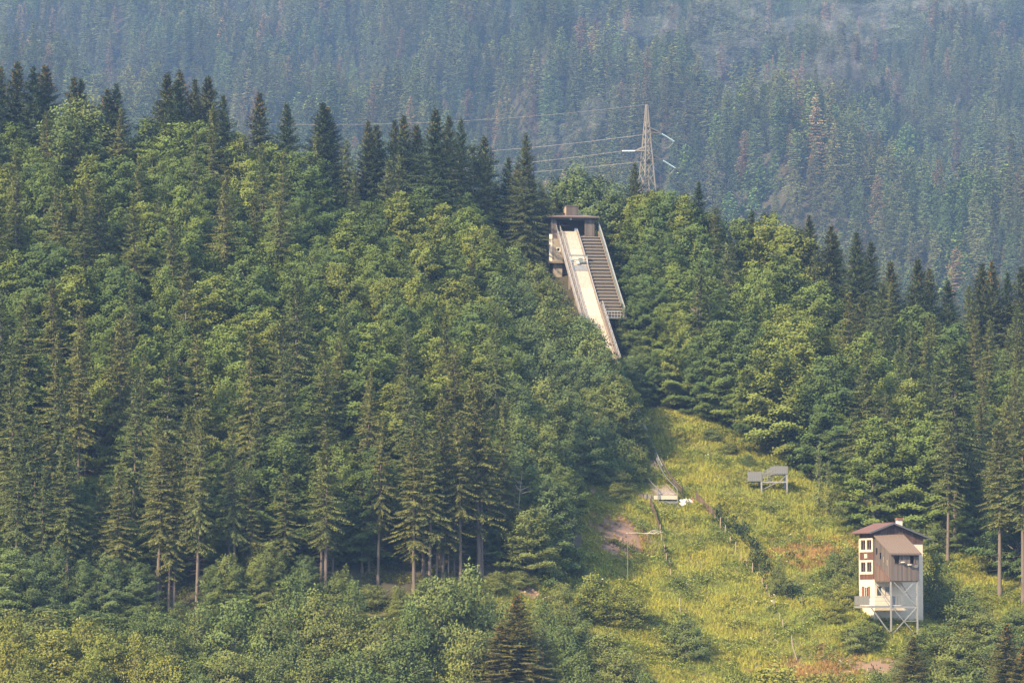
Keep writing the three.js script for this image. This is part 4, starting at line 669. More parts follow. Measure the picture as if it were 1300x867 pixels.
// coaches' stand on the meadow
{
  const T = new THREE.Group(), gx = 34.9, gd = 509.2, y = ground(gx, gd);
  T.position.set(gx, y, -gd); T.rotation.y = 0.08;
  tag(add(T, 'coach_stand'), 'grey metal coaches\' stand with two railed levels on the meadow', 'platform');
  const corr = (x0, x1, y0, y1, z) => mergeGeometries(Array.from({ length: Math.round((x1 - x0) / 0.16) }, (_, k) => box(x0 + k * 0.16, x0 + k * 0.16 + 0.155, y0, y1, z + (k % 2) * 0.04, z + 0.03 + (k % 2) * 0.04)));
  for (const [x, h] of [[0, 1.55], [3.6, 2.6]]) part('leg', box(x - 0.1, x + 0.1, -1.2, h, -0.1, 0.1), MAT.steel, T);
  for (const [x, h] of [[0, 1.55], [3.6, 2.6]]) part('leg', box(x - 0.1, x + 0.1, -0.6, h, -2.3, -2.1), MAT.steel, T);
  part('floor_beam', box(-0.1, 3.7, 1.45, 1.62, -0.12, 0.02), MAT.steel, T);
  part('lower_deck', box(-1.9, 0.6, 1.55, 1.62, -2.2, 0.0), MAT.sheet, T);
  part('upper_deck', box(1.6, 3.75, 2.55, 2.65, -2.2, 0.12), MAT.sheet, T);
  part('front_panel', corr(-1.95, 0.05, 1.64, 2.95, 0.06), MAT.sheet, T);
  part('front_panel', corr(1.65, 3.75, 2.66, 3.75, 0.14), MAT.sheet, T);
  part('side_panel', corr(1.65, 3.75, 2.66, 3.75, -2.3), MAT.sheet, T);
  for (let k = 0; k < 4; k++) part('step', box(0.6 + k * 0.26, 1.5 + k * 0.12, 1.72 + k * 0.2, 1.78 + k * 0.2, -1.4, -0.2), MAT.sheet, T);
  part('rail_bars', mergeGeometries(Array.from({ length: 12 }, (_, k) => bar([0.12 + k * 0.13, 1.9 + k * 0.06, -0.05], [0.12 + k * 0.13, 2.9 + k * 0.065, -0.05], 0.07))), MAT.sheet, T);
  part('handrail', mergeGeometries([bar([0.05, 2.9, 0], [1.65, 3.7, 0], 0.05), bar([0.05, 2.4, 0], [1.65, 3.2, 0], 0.05), bar([0.9, 1.8, 0], [0.9, 3.3, 0], 0.05)]), MAT.steel, T);
  part('brace', bar([0.4, 0.6, 0], [2.2, 1.5, 0], 0.08), MAT.steel, T);
  part('brace', bar([2.6, 1.6, 0], [3.5, 2.5, 0], 0.08), MAT.steel, T);
}
// lattice pylon and its lines
{
  const T = new THREE.Group(), px = 22.6, pd = 606, base = ground(px, pd), topY = 82.6 - base;
  T.position.set(px, base, -pd); T.rotation.y = 0.5;
  tag(add(T, 'power_pylon'), 'steel lattice power pylon rising above the ridge trees', 'pylon');
  const half = (y) => lerp(2.7, 0.1, Math.pow(y / topY, 0.8)), corner = (y, k) => [half(y) * (k === 0 || k === 3 ? -1 : 1), y, half(y) * (k < 2 ? -1 : 1)];
  for (let k = 0; k < 4; k++) part('leg', mergeGeometries(Array.from({ length: 14 }, (_, i) => bar(corner(topY * i / 14, k), corner(topY * (i + 1) / 14, k), 0.15))), MAT.galv, T);
  for (let k = 0; k < 4; k++) {
    const g = [];
    for (let y = 0; y < topY - 3;) { const s = Math.max(1.4, half(y) * 2.1), y2 = Math.min(topY - 2, y + s), n = (k + 1) % 4; g.push(bar(corner(y, k), corner(y2, n), 0.075), bar(corner(y, n), corner(y2, k), 0.075)); y = y2; }
    part('lattice', mergeGeometries(g), MAT.galv, T);
  }
  const arm = (y, reach, dir) => { const A = new THREE.Group(); add(A, 'crossarm', T); const w = half(y); for (const z of [-w, w]) part('arm_bar', mergeGeometries([bar([0, y + 0.9, z], [dir * reach, y, 0], 0.2), bar([0, y, z], [dir * reach, y, 0], 0.2), bar([dir * reach * 0.5, y, z * 0.5], [dir * reach * 0.45, y + 0.5, z * 0.5], 0.06)]), MAT.galv, A); };
  const hs = [77.9 - base, 73.4 - base, 74.7 - base];
  arm(hs[0], 2.9, 1); arm(hs[1], 3.1, 1); arm(hs[2], 2.2, -1);
  T.updateMatrixWorld(true);
  const tips = [[2.9, hs[0]], [3.1, hs[1]], [-2.2, hs[2]]].map(([x, y]) => T.localToWorld(V(x, y, 0)));
  const rod = (a, b, r) => { const n = 9, p = Array.from({ length: n * 3 }, (_, k) => V().lerpVectors(a, b, k / (n * 3 - 1)).toArray()), rad = p.map((_, k) => (k % 3 === 1 ? r : r * 0.72)); return limb(p, rad, 8); };
  const leftEnds = [0, 1, 2].map((k) => tips[k].clone().add(V(-0.05, -0.1, 0.05))), rightEnds = [0, 1, 2].map((k) => tips[k].clone().add(V(0.05, -0.1, -0.05)));
  const put = (name, g, label, cat, group) => tag(add(new THREE.Mesh(g, name === 'insulator_string' ? MAT.insulator : MAT.wire), name), label, cat, group);
  const LS = [], RS = [];
  tips.forEach((t, k) => {
    const l = leftEnds[k].clone().add(V(-2.2, -0.05, 0.3)), r = rightEnds[k].clone().add(V(2.1, -1.15, -1.2));
    put('insulator_string', rod(leftEnds[k], l, 0.17), ['pale glass insulator string under the top crossarm, ridge side', 'pale glass insulator string under the lower crossarm, ridge side', 'pale glass insulator string beyond the short crossarm, ridge side'][k], 'insulator');
    if (k < 2) { put('insulator_string', rod(rightEnds[k], r, 0.17), ['pale glass insulator string on the top crossarm, valley side', 'pale glass insulator string on the lower crossarm, valley side'][k], 'insulator');
      put('jumper_cable', cable([l.toArray(), V().lerpVectors(l, r, 0.3).add(V(0, -1.2, 0)).toArray(), V().lerpVectors(l, r, 0.7).add(V(0, -1.5, 0)).toArray(), r.toArray()], 0.035), ['looped jumper cable under the top crossarm of the pylon', 'looped jumper cable under the lower crossarm of the pylon'][k], 'cable'); RS.push(r); }
    LS.push(l);
  });
  const span = (a, ex, eh, ed, sag, n = 24) => Array.from({ length: n + 1 }, (_, i) => { const t = i / n; return [lerp(a.x, ex, t), lerp(a.y, eh, t) - sag * 4 * t * (1 - t), lerp(a.z, -ed, t)]; });
  LS.forEach((l, k) => put('power_line', cable(span(l, -150, [87.6, 84.5, 82.2][k], 586, [9.2, 8.6, 8.4][k]), 0.036), ['power line from the top crossarm running along the ridge', 'power line from the lower crossarm running along the ridge', 'power line from the short crossarm running along the ridge'][k], 'power line'));
  RS.forEach((r, k) => put('power_line', cable(span(r, [150, 142][k], [30, 22][k], 900, 3.5), 0.085), ['power line from the top crossarm dropping to the valley', 'power line from the lower crossarm dropping to the valley'][k], 'power line'));
  put('power_line', cable(span(RS[1].clone().add(V(-1.5, -0.6, -0.5)), 139, 20, 900, 4.2), 0.08), 'power line below the other two dropping to the valley', 'power line');
  const tip = V(px, base + topY, -pd);
  put('earth_wire', cable(span(tip, -150, 93, 588, 8.6), 0.022), 'thin earth wire from the pylon tip along the ridge', 'power line');
  put('earth_wire', cable(span(tip, 154, 36, 900, 3), 0.026), 'thin earth wire from the pylon tip towards the valley', 'power line');
  for (const k of [0, 1]) put('telephone_line', cable(span(V(30, 61.2 - k * 0.6, -602), -30, 62.2 - k * 0.7, 598, 0.6), 0.03), ['upper thin telephone line passing behind the start house', 'lower thin telephone line passing behind the start house'][k], 'cable');
}

const YELLOW = [[-57.8,421.2,7.7,5.5],[-53,422.5,6.4,6.4],[-50.2,426,6.3,4.6],[-46.6,422.5,5.9,5.5],[-43.1,419.5,6.5,5.4],[-55.1,418,5.3,5.4],[-48.4,418,5.2,5.4],[10,455,6.1,4.1],[12.6,455.5,4.7,4.4],[14.8,456.8,4.2,4],[43.7,453.8,2.9,3.9],[30.5,420.4,9.1,8.6],[26.3,419.2,8.2,5.4],[36.3,419.2,8.4,5.4],[42.8,465.2,4,3],[40.8,460,2.9,2.5],[-39.3,418,5.5,5.4],[4.6,421,7.5,3.6]] ;
const GREY = [[-40,425.8,6.1,5.5],[-37.1,429.5,6.9,5.1],[-32.5,429.8,7.8,6.5],[-28.1,426.2,7.3,5.5],[-26.1,433.8,8.9,5.6],[-22.9,431.5,7.8,5.6],[-19.5,430.5,6.9,5.6],[-15.7,426,7.2,5.5],[-11.6,427.8,8.2,5.5],[-8.2,432.2,10.3,7],[-4.7,434.5,10.8,6.6],[-5,422.5,8.2,5.5],[-13.2,419.5,6.8,6.3],[-18.1,418,6.3,6.3],[-23.1,419.5,6.1,6.3],[-27.7,419.5,5.4,5.4],[-32.2,419.5,5.7,5.4],[-36.6,418,5.1,5.4],[-0.9,434.5,7,3.8],[-2.8,426,6.5,4.6],[3.8,439.2,6.8,4.3],[5.8,435.5,6,4.7],[7.7,421,7.5,5.5],[11.4,439,5.6,5.7],[13.2,434.5,5.1,4.7],[7.2,445.8,4.7,3.9],[15.4,419.5,7.1,5.4],[21.4,450.5,5.4,4.3],[42,476,5.1,3.1],[44,476,5.6,3.6],[44.5,468,5,2.5],[42.2,469.8,4,3],[44.9,453.8,2.4,2.9],[42.5,451.8,3.3,3.9],[54.4,465.8,8.5,4.5],[55.7,463.8,5.9,5],[57.3,460.5,5.5,5.5],[59.3,457,4.3,4.9],[61.5,455,3.8,4.9],[52.2,451.2,3.9,4.4],[49.2,446,3.3,3.9],[54.6,447.2,4.7,5.8],[57.4,442.8,4.7,5.7],[49.3,422.5,8.9,5.5],[46.4,438,3.9,4.7],[60.9,443.8,5.2,4.8],[41.9,421,8.4,3.6],[52.6,419.5,8.8,5.4],[63.9,461.5,3,4],[47.3,421,8,4.6],[49.6,488.2,1,2.1],[54.2,491.8,4.2,3.7],[56.5,488.5,4.2,3.7],[33.7,520,1.9,2.5],[31.2,525.2,1.8,2.3],[29.1,528.5,1.7,2.1],[44.9,504,4,3.1],[46.6,501.5,3.8,2.8],[48.6,499,3,3],[34.6,473,5.5,2.2],[51.7,497.8,2.3,3],[11.7,502.8,3.8,3.9],[14.7,503.8,2.8,3.7],[7.3,466.2,3.8,3.4],[5,460,4.5,4],[6.3,451.5,5.3,2.9],[1,457.8,1.9,2.5],[-2.9,445.2,3.8,2.9],[-19.1,442.2,5.2,2.9],[-21.4,449.5,3.8,3.5],[-59.1,440.8,2.4,3.8],[-55.2,440.5,2.3,3.4],[-51.6,442,2.1,3.8],[-47.7,441.5,2.1,3.2],[-44.5,442.5,2.5,3.4],[-40.4,442.2,2.5,3.3],[-36.4,443.5,2.8,3.5],[-32.7,444.8,3.1,3.3],[-29.4,446,3,3.3],[-26.1,447,2.9,2.9],[-17.5,448.8,2.6,3.3],[-14,448,2.8,3.1],[-10.7,450.5,2.8,2.9],[-7.3,450.5,3.1,3.3],[-2,455,2.3,3],[15.4,508.5,6.2,4.4],[17.2,510.8,5.5,3.5],[18.7,513.5,3.7,2.2],[16.9,521.2,5,3.8],[18.6,524.8,3.3,2.3],[13.1,506,5.1,3.9],[14.3,499.8,2.3,2.4],[-59,432,5.2,6],[-55.2,431.5,5.1,6],[-51.6,432.8,5.1,5.4],[-47.8,431.8,4.9,5.4],[-44.3,432,5.1,4.9],[-41.7,433,5.2,4.9]] ;
const YOUNG = [[42.6,505,8.4,1.7],[50.5,499.2,7,1.9],[53.3,495.2,5,1.6],[43.8,503.8,6.7,1.5],[48.3,499,6.2,1.9],[59.7,497.5,9.6,2.6],[55.5,498.8,7.7,2.2],[63.8,491.5,14.8,2.8],[-20.6,448.5,5,2.1],[24,528.5,1.4,0.9],[25.1,527.5,1.6,0.9]] ;
const FORE = [[0.5,421,13.3,7.3],[-1.3,420.1,10.2,5.4],[46.1,422.2,11.7,3.1],[57,421,13.1,5.5],[58.8,419.5,11,4.5],[3.6,419.5,10.5,5.4]] ;
const SAPLINGS = [[31,494.2,1.2],[27.8,498,2],[34.6,475.2,1.4],[30.3,496.2,2.2],[35.7,477.2,1.3],[30.5,494,2.1],[36,471.5,1.9],[32.9,484.8,1.1],[36.4,472,1.4],[34.6,473.2,2.1],[31.9,485,1.6],[29.4,494.8,1.1],[28.6,501.5,1.7],[31,483.2,1.3],[32.1,487.5,1.4],[31.6,492.5,1.7],[35.7,471.2,1.3],[34.3,477.8,1.4],[29.9,496.5,1.9],[36.5,472.8,2.2],[28.1,498,2],[32.8,490.2,2.1],[31.2,491.8,1.2],[32.3,490.8,1],[29.4,498.8,1.5],[32.3,491.2,1.6],[30.5,495.8,1.2],[34.1,479.8,1.6],[31,494.5,1.7],[33,474.2,1.6],[30.4,494.5,1.5],[31.7,496.2,1.6],[28.7,500,1.3],[30.8,495.8,1.1],[34.2,473,1.5],[35.1,474.2,2],[32.9,486,2.1],[36.1,472.5,1.9],[34.3,478,1.7],[33.7,482,2.2],[37.2,467,2.3],[35.1,479.5,1.2],[35.9,469.5,1.2],[32.8,482.8,2.2],[31.9,495.5,1],[36.1,470.8,2],[34.3,474,1.3],[33.1,477.8,2],[32.3,487.5,1],[32.1,483,1.8],[28.9,496,1.7],[29.4,504,1.1],[32.1,483.2,1.4],[28.8,494.5,1.1],[28.6,500.2,1.7],[33,490.8,1.1],[35.5,471.2,2.1],[32.2,490,2.1],[30.4,495.5,1.4],[33.9,486.2,1],[30.5,493,1.9],[32.9,486.5,2.1],[32,495,1.8],[33.6,481,2.2],[35.1,503.2,1.2],[35.8,502,1.5],[34.6,503.8,1],[36.8,486.2,1.5],[37.5,485,1.4],[38.1,483,1.3],[38.9,486.5,1.2],[37,482,0.9],[20.5,485.2,1.4],[20.7,482.5,1.1],[20.7,479.8,1.3],[20.7,489,0.9],[20.3,486.5,0.9],[21.5,474.2,0.9],[21.9,472.2,1.4],[20.8,475.2,0.9],[21.2,472.5,1.5],[40.4,479,1.1],[39.2,477.5,1.3],[37.3,473.2,1.1],[36,472.5,1.3]] ;
const POSTS_R = [[27.9,498.8],[28.4,496.8],[28.9,494.2],[29.4,491.2],[30,488.8],[30.6,486.2],[31.2,484],[31.8,482],[32.3,479.5],[32.7,476.8],[33.1,473.8],[33.3,471],[33.6,466.8],[34,463],[34.2,460],[34.9,454.2]] ;
const POSTS_L = [[20,491],[20.1,488.8],[20.3,486],[20.5,483.2],[20.7,480],[20.8,476.8],[21.4,466],[21.4,463.2]] ;
const DEAD = [[148, 2091], [150, 2075], [152, 2061], [159, 2045], [164, 2039], [178, 2022], [160, 2036], [104, 2161], [232, 2302]];
const MIST = [                                                     // x, height, distance, width, height, puffs
  [275, 392, 2380, 70, 24, 9, 'dense white mist cloud clinging to the upper mountain forest'],
  [133, 321, 2100, 60, 28, 6, 'thin mist veil above the reddish dead spruces'],
  [148, 276, 2000, 60, 34, 6, 'pale mist drifting round the reddish dead spruces'],
  [123, 237, 1900, 36, 34, 5, 'thin pale mist sinking into the wooded gully'],
  [38, 245, 1850, 26, 20, 5, 'small puff of mist over the forest behind the pylon'],
  [216, 355, 2280, 60, 20, 5, 'long faint mist band across the upper forest'],
  [110, 347, 2150, 50, 20, 5, 'faint mist wisp high on the wooded slope']];

// ---------------------------------------------------------------- shrubs, young trees and single trees
KINDS.W = { name: 'shrub', category: 'shrub', bark: BARK.beech, tints: [[0.112, 0.146, 0.050], [0.096, 0.134, 0.046], [0.132, 0.158, 0.050]].map((c) => leafMaterial(...c)),
  shapes: [[151, { H: 6, W: 2.9, base: 0.02, branches: 46, flat: 0.35, top: 0.8, leaf: 0.21, lobes: 0.65, density: 0.95, trunkR: 0.008 }], [152, { H: 6, W: 2.6, base: 0.02, branches: 44, flat: 0.3, top: 1.0, leaf: 0.2, lobes: 0.7, density: 0.95, trunkR: 0.008 }], [153, { H: 6, W: 3.2, base: 0.02, branches: 50, flat: 0.4, top: 0.6, leaf: 0.22, lobes: 0.6, density: 0.9, trunkR: 0.008 }]].map((a) => broadleafShape(...a)) };
KINDS.Y = { name: 'young_spruce', category: 'spruce', bark: BARK.spruce, tints: [[0.13, 0.165, 0.06], [0.15, 0.185, 0.07]].map((c) => leafMaterial(...c)), shapes: [[161, { H: 6, W: 1.5, base: 0.03, whorl: 0.34, per: 7, sag: 0.5, flake: 0.8 }], [162, { H: 6, W: 1.8, base: 0.03, whorl: 0.36, per: 7, sag: 0.5, flake: 0.8, jag: 0.7 }]].map((a) => spruceShape(...a)) };
KINDS.A = { name: 'sapling', category: 'sapling', bark: BARK.spruce, tints: [[0.05, 0.08, 0.035], [0.065, 0.095, 0.04]].map((c) => leafMaterial(...c)), shapes: [171, 172, 173].map((s) => { const R = rng(s), L = new Leaves(); for (let k = 0; k < 70; k++) { const t = Math.pow(R(), 0.8), a = R() * 6.283, r = (0.42 - 0.34 * t) * (0.4 + R()), c = 0.7 + R() * 0.6; L.add(Math.cos(a) * r, t * 0.9 + (R() - 0.5) * 0.1, Math.sin(a) * r, Math.cos(a), 0.2 + R() * 0.8, Math.sin(a), -Math.sin(a), R() - 0.5, Math.cos(a), 0.13 + R() * 0.14, 0.09, [c, c, c], 0.2); } return { crown: L.geometry(), trunk: limb([[0, -0.1, 0], [0, 0.9, 0]], [0.02, 0.006], 4), H: 1 }; }) };
const yellowTints = [[0.170, 0.185, 0.044], [0.145, 0.170, 0.042]].map((c) => leafMaterial(...c));
const shrubWhere = (x, d) => (x > 42 && d < 480 ? 'around the judges\' tower' : d > 495 && x > 20 ? 'along the upper meadow edge' : x > 6 && d > 455 ? 'on the bank beside the outrun' : x > 20 ? 'in front of the lower meadow' : 'in the thicket below the forest');
const WIDE = { W: 2.9, Y: 1.65 };
const sized = (kind, x, d, h, w, more) => { const s = plant(kind, x, d, h, more), k = (w / 2) / WIDE[kind] * (0.95 + treeRandom() * 0.3); s.scale.x = s.scale.z = clamp(k, h / 6 * 0.35, h / 6 * 1.8); return s; };
for (const [x, d, h, w] of YELLOW) sized('W', x, d, h * (x < 6 ? 1.2 : 1), w * 1.15, { tint: yellowTints[Math.floor(treeRandom() * 2)], name: 'yellow_shrub', label: `bright yellow-green shrub ${shrubWhere(x, d)}`, group: `yellow-green shrubs ${shrubWhere(x, d)}` });
for (const [x, d, h, w] of GREY) sized('W', x, d, h * (x < 6 ? 1.15 : 1), w * 1.15, { label: `grey-green leafy shrub ${shrubWhere(x, d)}`, group: `grey-green shrubs ${shrubWhere(x, d)}` });
for (const [x, d, h, w] of YOUNG) sized('Y', x, d, h, w * 1.1, { label: x < 0 ? 'young green fir beside the tall bare trunks' : d > 520 ? 'tiny fir at the top of the meadow' : 'slender young light-green conifer at the upper meadow edge', group: x < 0 ? undefined : d > 520 ? 'tiny firs at the meadow top' : 'young conifers at the meadow edge' });
for (const [x, d, h] of SAPLINGS) plant('A', x, d, h, { label: x > 23 ? 'small dark sapling beside the post line of the outrun' : 'small dark sapling by the short post row under the bank', group: x > 23 ? 'saplings along the outrun posts' : 'saplings under the bank' });
const warmSpruce = leafMaterial(0.125, 0.122, 0.045);
FORE.forEach(([x, d, h, w], k) => { const s = plant(k === 5 ? 'L' : 'S', x, d, h, { variant: k === 5 ? 0 : k % 4, tint: k === 5 ? undefined : warmSpruce, name: k === 5 ? 'young_pine' : 'foreground_spruce', category: k === 5 ? 'pine' : 'spruce', label: ['dark spruce with pointed top rising from the foreground thicket', 'lower dark spruce leaning on the taller one in the thicket', 'slim dark spruce below the judges\' tower', 'broad dark spruce beside the broken wall', 'smaller dark spruce behind the broken wall', 'light green pine in front of the dark thicket spruce'][k] }); s.scale.x = s.scale.z = h / 26 * 1.75; });
// bare and half dead trees
function bareTree(x, d, H, label, name, material, seed, n = 26) {
  const R = rng(seed), o = new THREE.Group(), tw = [];
  part('trunk', trunkShape(H, 0.009 * H + 0.03, R, 0.9, 1), material, o);
  for (let k = 0; k < n; k++) { const t = 0.35 + 0.6 * R(), a = R() * 6.3, l = (1 - t) * 3.2 + 0.5; tw.push(limb([[0, H * t, 0], [Math.cos(a) * l * 0.6, H * t + l * 0.25, Math.sin(a) * l * 0.6], [Math.cos(a) * l, H * t + l * (0.2 + 0.5 * R()), Math.sin(a) * l]], [0.05, 0.03, 0.01], 4)); }
  part('dead_branches', mergeGeometries(tw), material, o);
  o.position.set(x, ground(x, d), -d);
  return tag(add(o, name), label, 'dead tree');
}
bareTree(27.6, 543, 17.5, 'pale dead trunk with bare forks standing before the beeches', 'dead_tree', BARK.dead, 801);
bareTree(0.6, 462, 13, 'leaning bare pale trunk at the end of the spruce edge', 'dead_tree', BARK.dead, 802, 10).rotation.z = -0.06;
bareTree(-8, 457, 9, 'broken grey dead trunk among the forest edge spruces', 'dead_tree', BARK.dead, 803, 20);
{ const o = tag(add(new THREE.Mesh(limb([[0, -0.4, 0], [0.03, 4, 0], [0.1, 8.4, 0]], [0.055, 0.045, 0.03], 6), BARK.beech), 'thin_pole'), 'thin bare pole standing below the soil bank', 'pole'); o.position.set(14.9, ground(14.9, 470.2), -470.2); }
{ // fallen bleached branch on the soil bank
  const R = rng(804), g = [limb([[-2.4, 0.15, 0], [-0.6, 0.3, 0.2], [0.8, 0.25, -0.1], [2.6, 0.5, 0.1]], [0.035, 0.06, 0.07, 0.04], 6)];
  for (let k = 0; k < 9; k++) { const x = 0.4 + R() * 2, l = 0.5 + R() * 0.7, a = R() * 3.1; g.push(limb([[x, 0.3, 0], [x + 0.4 * l, 0.3 + l * 0.45 * Math.sin(a), l * 0.4 * Math.cos(a)], [x + 0.9 * l, 0.25 + l * 0.7 * Math.sin(a), l * 0.7 * Math.cos(a)]], [0.05, 0.035, 0.012], 4)); }
  const o = tag(add(new THREE.Mesh(mergeGeometries(g), barkMaterial(0.5, 0.46, 0.42)), 'fallen_branch'), 'bleached forked branch lying on the bare soil bank', 'branch');
  o.position.set(17.3, ground(17.3, 489) + 0.05, -489); o.rotation.set(0, 0.25, -0.06);
}
{ // clods and stones on the bare earth
  const R = rng(805), g = new THREE.IcosahedronGeometry(1, 0), pts = [];
  while (pts.length < 420) { const [a, b, c, e] = SOIL[Math.floor(R() * 4)], x = a + (R() - 0.5) * 2 * c, d = b + (R() - 0.5) * 2 * e; if (soilAt(x, d) > 0.3) pts.push([x, d]); }
  const im = new THREE.InstancedMesh(g, new THREE.MeshStandardMaterial({ color: rgb(1, 1, 1), roughness: 1 }), pts.length), M = new THREE.Matrix4(), q = new THREE.Quaternion(), c = new THREE.Color();
  pts.forEach(([x, d], i) => { const s = 0.05 + Math.pow(R(), 3) * 0.22, v = 0.6 + R() * 0.8; M.compose(V(x, ground(x, d) + s * 0.2, -d), q.setFromEuler(new THREE.Euler(R() * 6, R() * 6, R() * 6)), V(s * 1.3, s, s)); im.setMatrixAt(i, M); im.setColorAt(i, c.setRGB(0.21 * v, 0.15 * v, 0.115 * v)); });
  tag(add(im, 'earth_clods'), 'loose clods and stones on the bare reddish soil bank', 'soil', null, 'stuff');
}
// broken concrete wall at the meadow foot
{
  const T = new THREE.Group(), x = 62.0, d = 448; T.position.set(x, ground(x, d), -d); T.rotation.y = -0.3;
  tag(add(T, 'broken_wall'), 'broken pale concrete wall with rubble half hidden by shrubs', 'wall');
  part('wall_piece', wallShape([[-0.8, -1], [2.6, -1], [2.6, 2.7], [1.3, 3.0], [0.9, 2.2], [0.2, 2.5], [-0.3, 1.7], [-0.8, 1.8]], [], 0.5), paint(0.42, 0.33, 0.29), T);
  const R = rng(64); for (let k = 0; k < 6; k++) { const g = new THREE.IcosahedronGeometry(0.35 + R() * 0.25, 0); part('rubble', g.scale(1, 0.7, 1).translate(-1.2 + k * 0.5, 0.25, 0.9 + R()), k % 2 ? MAT.white : paint(0.45, 0.4, 0.36), T); }
}
// fences of the outrun
{
  const fence = (label, a, b, h, seed) => {
    const T = new THREE.Group(), R = rng(seed), n = Math.round(Math.hypot(a[0] - b[0], a[1] - b[1]) / 0.3), mats = [[0.14, 0.10, 0.085], [0.18, 0.14, 0.12], [0.115, 0.085, 0.07]].map((c) => paint(...c));
    T.position.set(a[0], ground(...a), -a[1]);
    tag(add(T, 'board_fence'), label, 'fence');
    const yaw = Math.atan2(b[0] - a[0], -(b[1] - a[1]));
    for (let k = 0; k <= n; k++) { const x = lerp(a[0], b[0], k / n), d = lerp(a[1], b[1], k / n), g = box(-0.025, 0.025, -0.2, h * (0.85 + R() * 0.25), -0.13, 0.13); g.rotateY(yaw).translate(x - a[0], ground(x, d) - T.position.y, -d + a[1]); part('board', g, mats[Math.floor(R() * 3)], T); }
    for (const q of [0.35, 0.75]) part('rail', bar([0, h * q, 0], [b[0] - a[0], ground(...b) - T.position.y + h * q, a[1] - b[1]], 0.07, 0.1), mats[0], T);
  };
  fence('dark board fence below the take-off beside the plastic sheeting', [25.6, 506.5], [27.8, 499], 1.15, 71);
  fence('dark board fence below the take-off beside the soil bank', [19.0, 501.8], [19.9, 491.6], 1.1, 72);
  const post = (x, d, h, label, group, tilt = 0) => { const o = tag(add(new THREE.Mesh(limb([[0, -0.4, 0], [0, h * 0.95, 0], [0, h, 0]], [0.075, 0.07, 0.03], 7), BARK.dead), 'fence_post'), label, 'post', group); o.position.set(x, ground(x, d), -d); o.rotation.z = tilt; };
  const R = rng(73);
  for (const [x, d] of POSTS_R) post(x, d, 1.1 + R() * 0.4, 'weathered post in the long row beside the saplings', 'posts along the outrun', (R() - 0.5) * 0.16);
  for (const [x, d] of POSTS_L) post(x, d, 1.0 + R() * 0.4, 'weathered post in the short row under the soil bank', 'posts under the soil bank', (R() - 0.5) * 0.16);
  post(35.2, 450.5, 2.0, 'leaning pale post at the foot of the outrun', undefined, 0.3);
}

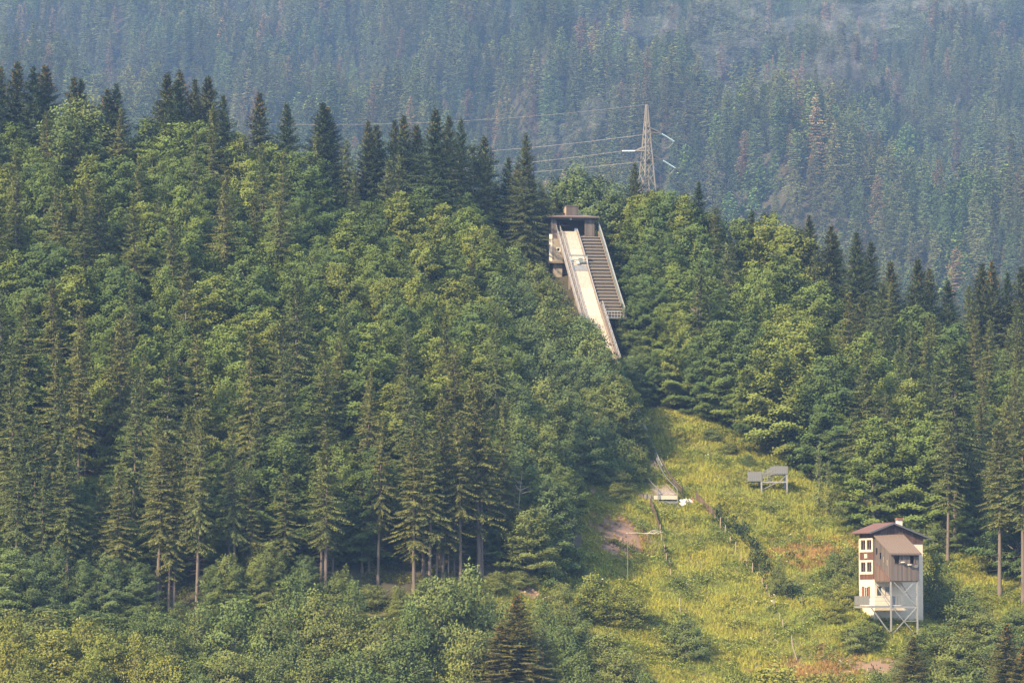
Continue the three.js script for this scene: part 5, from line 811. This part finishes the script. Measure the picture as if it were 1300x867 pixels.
// ---------------------------------------------------------------- grass and herbs of the meadow
{
  const R = rng(1200), tuft = (seed, blades, h, w) => { const Q = rng(seed), L = new Leaves(); for (let k = 0; k < blades; k++) { const a = Q() * 6.283, b = Q() * 6.283, lean = 0.15 + Q() * 0.6, c = 0.8 + Q() * 0.4, r = Q() * 0.22; L.add(Math.cos(b) * r, 0, Math.sin(b) * r, Math.cos(a) * lean, 1, Math.sin(a) * lean, -Math.sin(a), 0, Math.cos(a), h * (0.55 + Q() * 0.6), w, [c, c, c * 0.95], 0); } return L.geometry(); };
  const herb = (seed) => { const Q = rng(seed), L = new Leaves(); for (let k = 0; k < 26; k++) { const a = Q() * 6.283, t = Q(), c = 0.8 + Q() * 0.4, r = 0.25 * Math.sqrt(Q()) * (1 - 0.5 * t); L.add(Math.cos(a) * r, t * 0.6, Math.sin(a) * r, Math.cos(a), 0.25 + (Q() - 0.5) * 0.8, Math.sin(a), -Math.sin(a), (Q() - 0.5) * 0.6, Math.cos(a), 0.16 + Q() * 0.08, 0.1, [c, c, c], 0.2); } return L.geometry(); };
  const sets = [['meadow_grass', [tuft(1, 12, 0.42, 0.045), tuft(2, 10, 0.6, 0.04)], 'yellow-green meadow grass on the outrun slope', 'grass'], ['meadow_herbs', [herb(3), herb(4)], 'leafy herbs growing through the meadow grass', 'herbs']];
  const spots = [[], [], [], []];
  for (let k = 0; k < 230000; k++) {
    const d = 428 + R() * 109, x = -8 + R() * 80, a = R(), b = R();
    if (Math.abs(x) > d * 0.1406 + 4 || !inside(TURF, x, d)) continue;
    const soil = soilAt(x, d); if (soil > 0.35 + a * 0.35) continue;
    const weedy = noise2(x / 7 + 50, d / 7) + noise2(x / 2.2, d / 2.2) * 0.4 + (x < 18 ? 0.35 : 0) + (x > 44 ? 0.3 : 0);
    const isHerb = weedy * 0.45 + (b - 0.5) * 1.6 > 0.62;
    spots[(isHerb ? 2 : 0) + (a < 0.5 ? 0 : 1)].push([x, d, a, b]);
  }
  for (let k = 0; k < 26000; k++) { const d = 420 + R() * 40, x = -64 + R() * 60, a = R(), b = R(); if (inside(TURF, x, d)) spots[2 + (a < 0.5 ? 0 : 1)].push([x, d, a, b]); }
  for (let k = 0; k < 9000; k++) { const t = R(), x = lerp(-62, 8, t), d = lerp(442, 468, Math.pow(t, 2)) + (R() - 0.3) * 16, a = R(), b = R(); if (!inside(TURF, x, d) && noise2(x / 5, d / 5) > -0.2) spots[2 + (a < 0.5 ? 0 : 1)].push([x, d, a, b]); }
  sets.forEach(([name, gs, label, cat], s) => gs.forEach((g, v) => {
    const list = spots[s * 2 + v], im = new THREE.InstancedMesh(g, leafMaterial(1, 1, 1), list.length), M = new THREE.Matrix4(), q = new THREE.Quaternion(), col = new THREE.Color();
    list.forEach(([x, d, a, b], i) => {
      const tall = 0.6 + 0.5 * b + 0.35 * noise2(x / 6, d / 6), k = s ? tall * (0.55 + a * 0.6) : tall;
      M.compose(V(x, ground(x, d) - 0.03, -d), q.setFromAxisAngle(V(0, 1, 0), a * 40), V(k, k, k)); im.setMatrixAt(i, M);
      const dry = clamp(dryAt(x, d) * 0.95 + noise2(x / 1.7, d / 1.7) * 0.3), yel = 0.5 + 0.5 * noise2(x / 11 + 9, d / 9), v2 = 0.78 + b * 0.44;
      if (s) col.setRGB(lerp(0.165, 0.235, yel) * v2, lerp(0.215, 0.26, yel) * v2, lerp(0.065, 0.055, yel) * v2);
      else col.setRGB(lerp(lerp(0.225, 0.335, yel), 0.31, dry) * v2, lerp(lerp(0.275, 0.33, yel), 0.20, dry) * v2, lerp(0.066, 0.085, dry) * v2);
      if (s && (a * 997) % 1 > 0.993) col.setRGB(0.5, 0.5, 0.42);
      im.setColorAt(i, col);
    });
    tag(add(im, name), label, cat, null, 'stuff');
  }));
}

// ---------------------------------------------------------------- reddish dead spruces and drifting mist on the mountain
{
  const R = rng(1300), L = new Leaves();
  const shape = spruceShape(1301, { H: 25, W: 2.6, base: 0.15, whorl: 0.8, per: 5, gaps: 0.25, flake: 1.6 }), red = leafMaterial(0.33, 0.165, 0.125), bark = barkMaterial(0.3, 0.2, 0.17);
  for (const [u, v] of DEAD) { const o = new THREE.Group(); part('trunk', shape.trunk, bark, o); part('crown', shape.crown, red, o); o.position.set(u, ground(u, v) - 0.3, -v); const k = 0.95 + R() * 0.35; o.scale.setScalar(k); o.rotation.y = R() * 6; tag(add(o, 'dead_spruce'), 'reddish dead spruce in the hazy mountain forest', 'dead spruce', 'dead spruces on the mountain'); }
}
{
  const R = rng(1400), g = (s) => { const q = new THREE.IcosahedronGeometry(1, 3), p = q.attributes.position; for (let k = 0; k < p.count; k++) { const v = V().fromBufferAttribute(p, k), n = 1 + 0.4 * noise3(v.x * 1.4 + s, v.y * 1.4, v.z * 1.4); p.setXYZ(k, v.x * n, v.y * n, v.z * n); } q.computeVertexNormals(); return q; };
  const shapes = [g(1), g(7), g(13)], mist = new THREE.MeshStandardMaterial({ color: rgb(0.85, 0.87, 0.9), roughness: 1, transparent: true, opacity: 0.011, side: THREE.DoubleSide });
  for (const [x, y, d, sx, sy, n, label] of MIST) {
    const o = new THREE.Group();
    for (let k = 0; k < n + 3; k++) { const m = part('mist_puff', shapes[k % 3], mist, o); const t = k / (n + 2) - 0.5; m.position.set(t * sx * 1.3 + (R() - 0.5) * sx * 0.4, t * sy * 0.8 + (R() - 0.5) * sy * 0.5, (R() - 0.5) * 30); m.scale.set(sx * (0.14 + R() * 0.2), sy * (0.18 + R() * 0.24), 8 + R() * 8); m.rotation.z = (R() - 0.5) * 0.5; }
    o.position.set(x, y, -d);
    tag(add(o, 'mist_cloud'), label, 'mist');
  }
}
renderer.render(scene, camera);
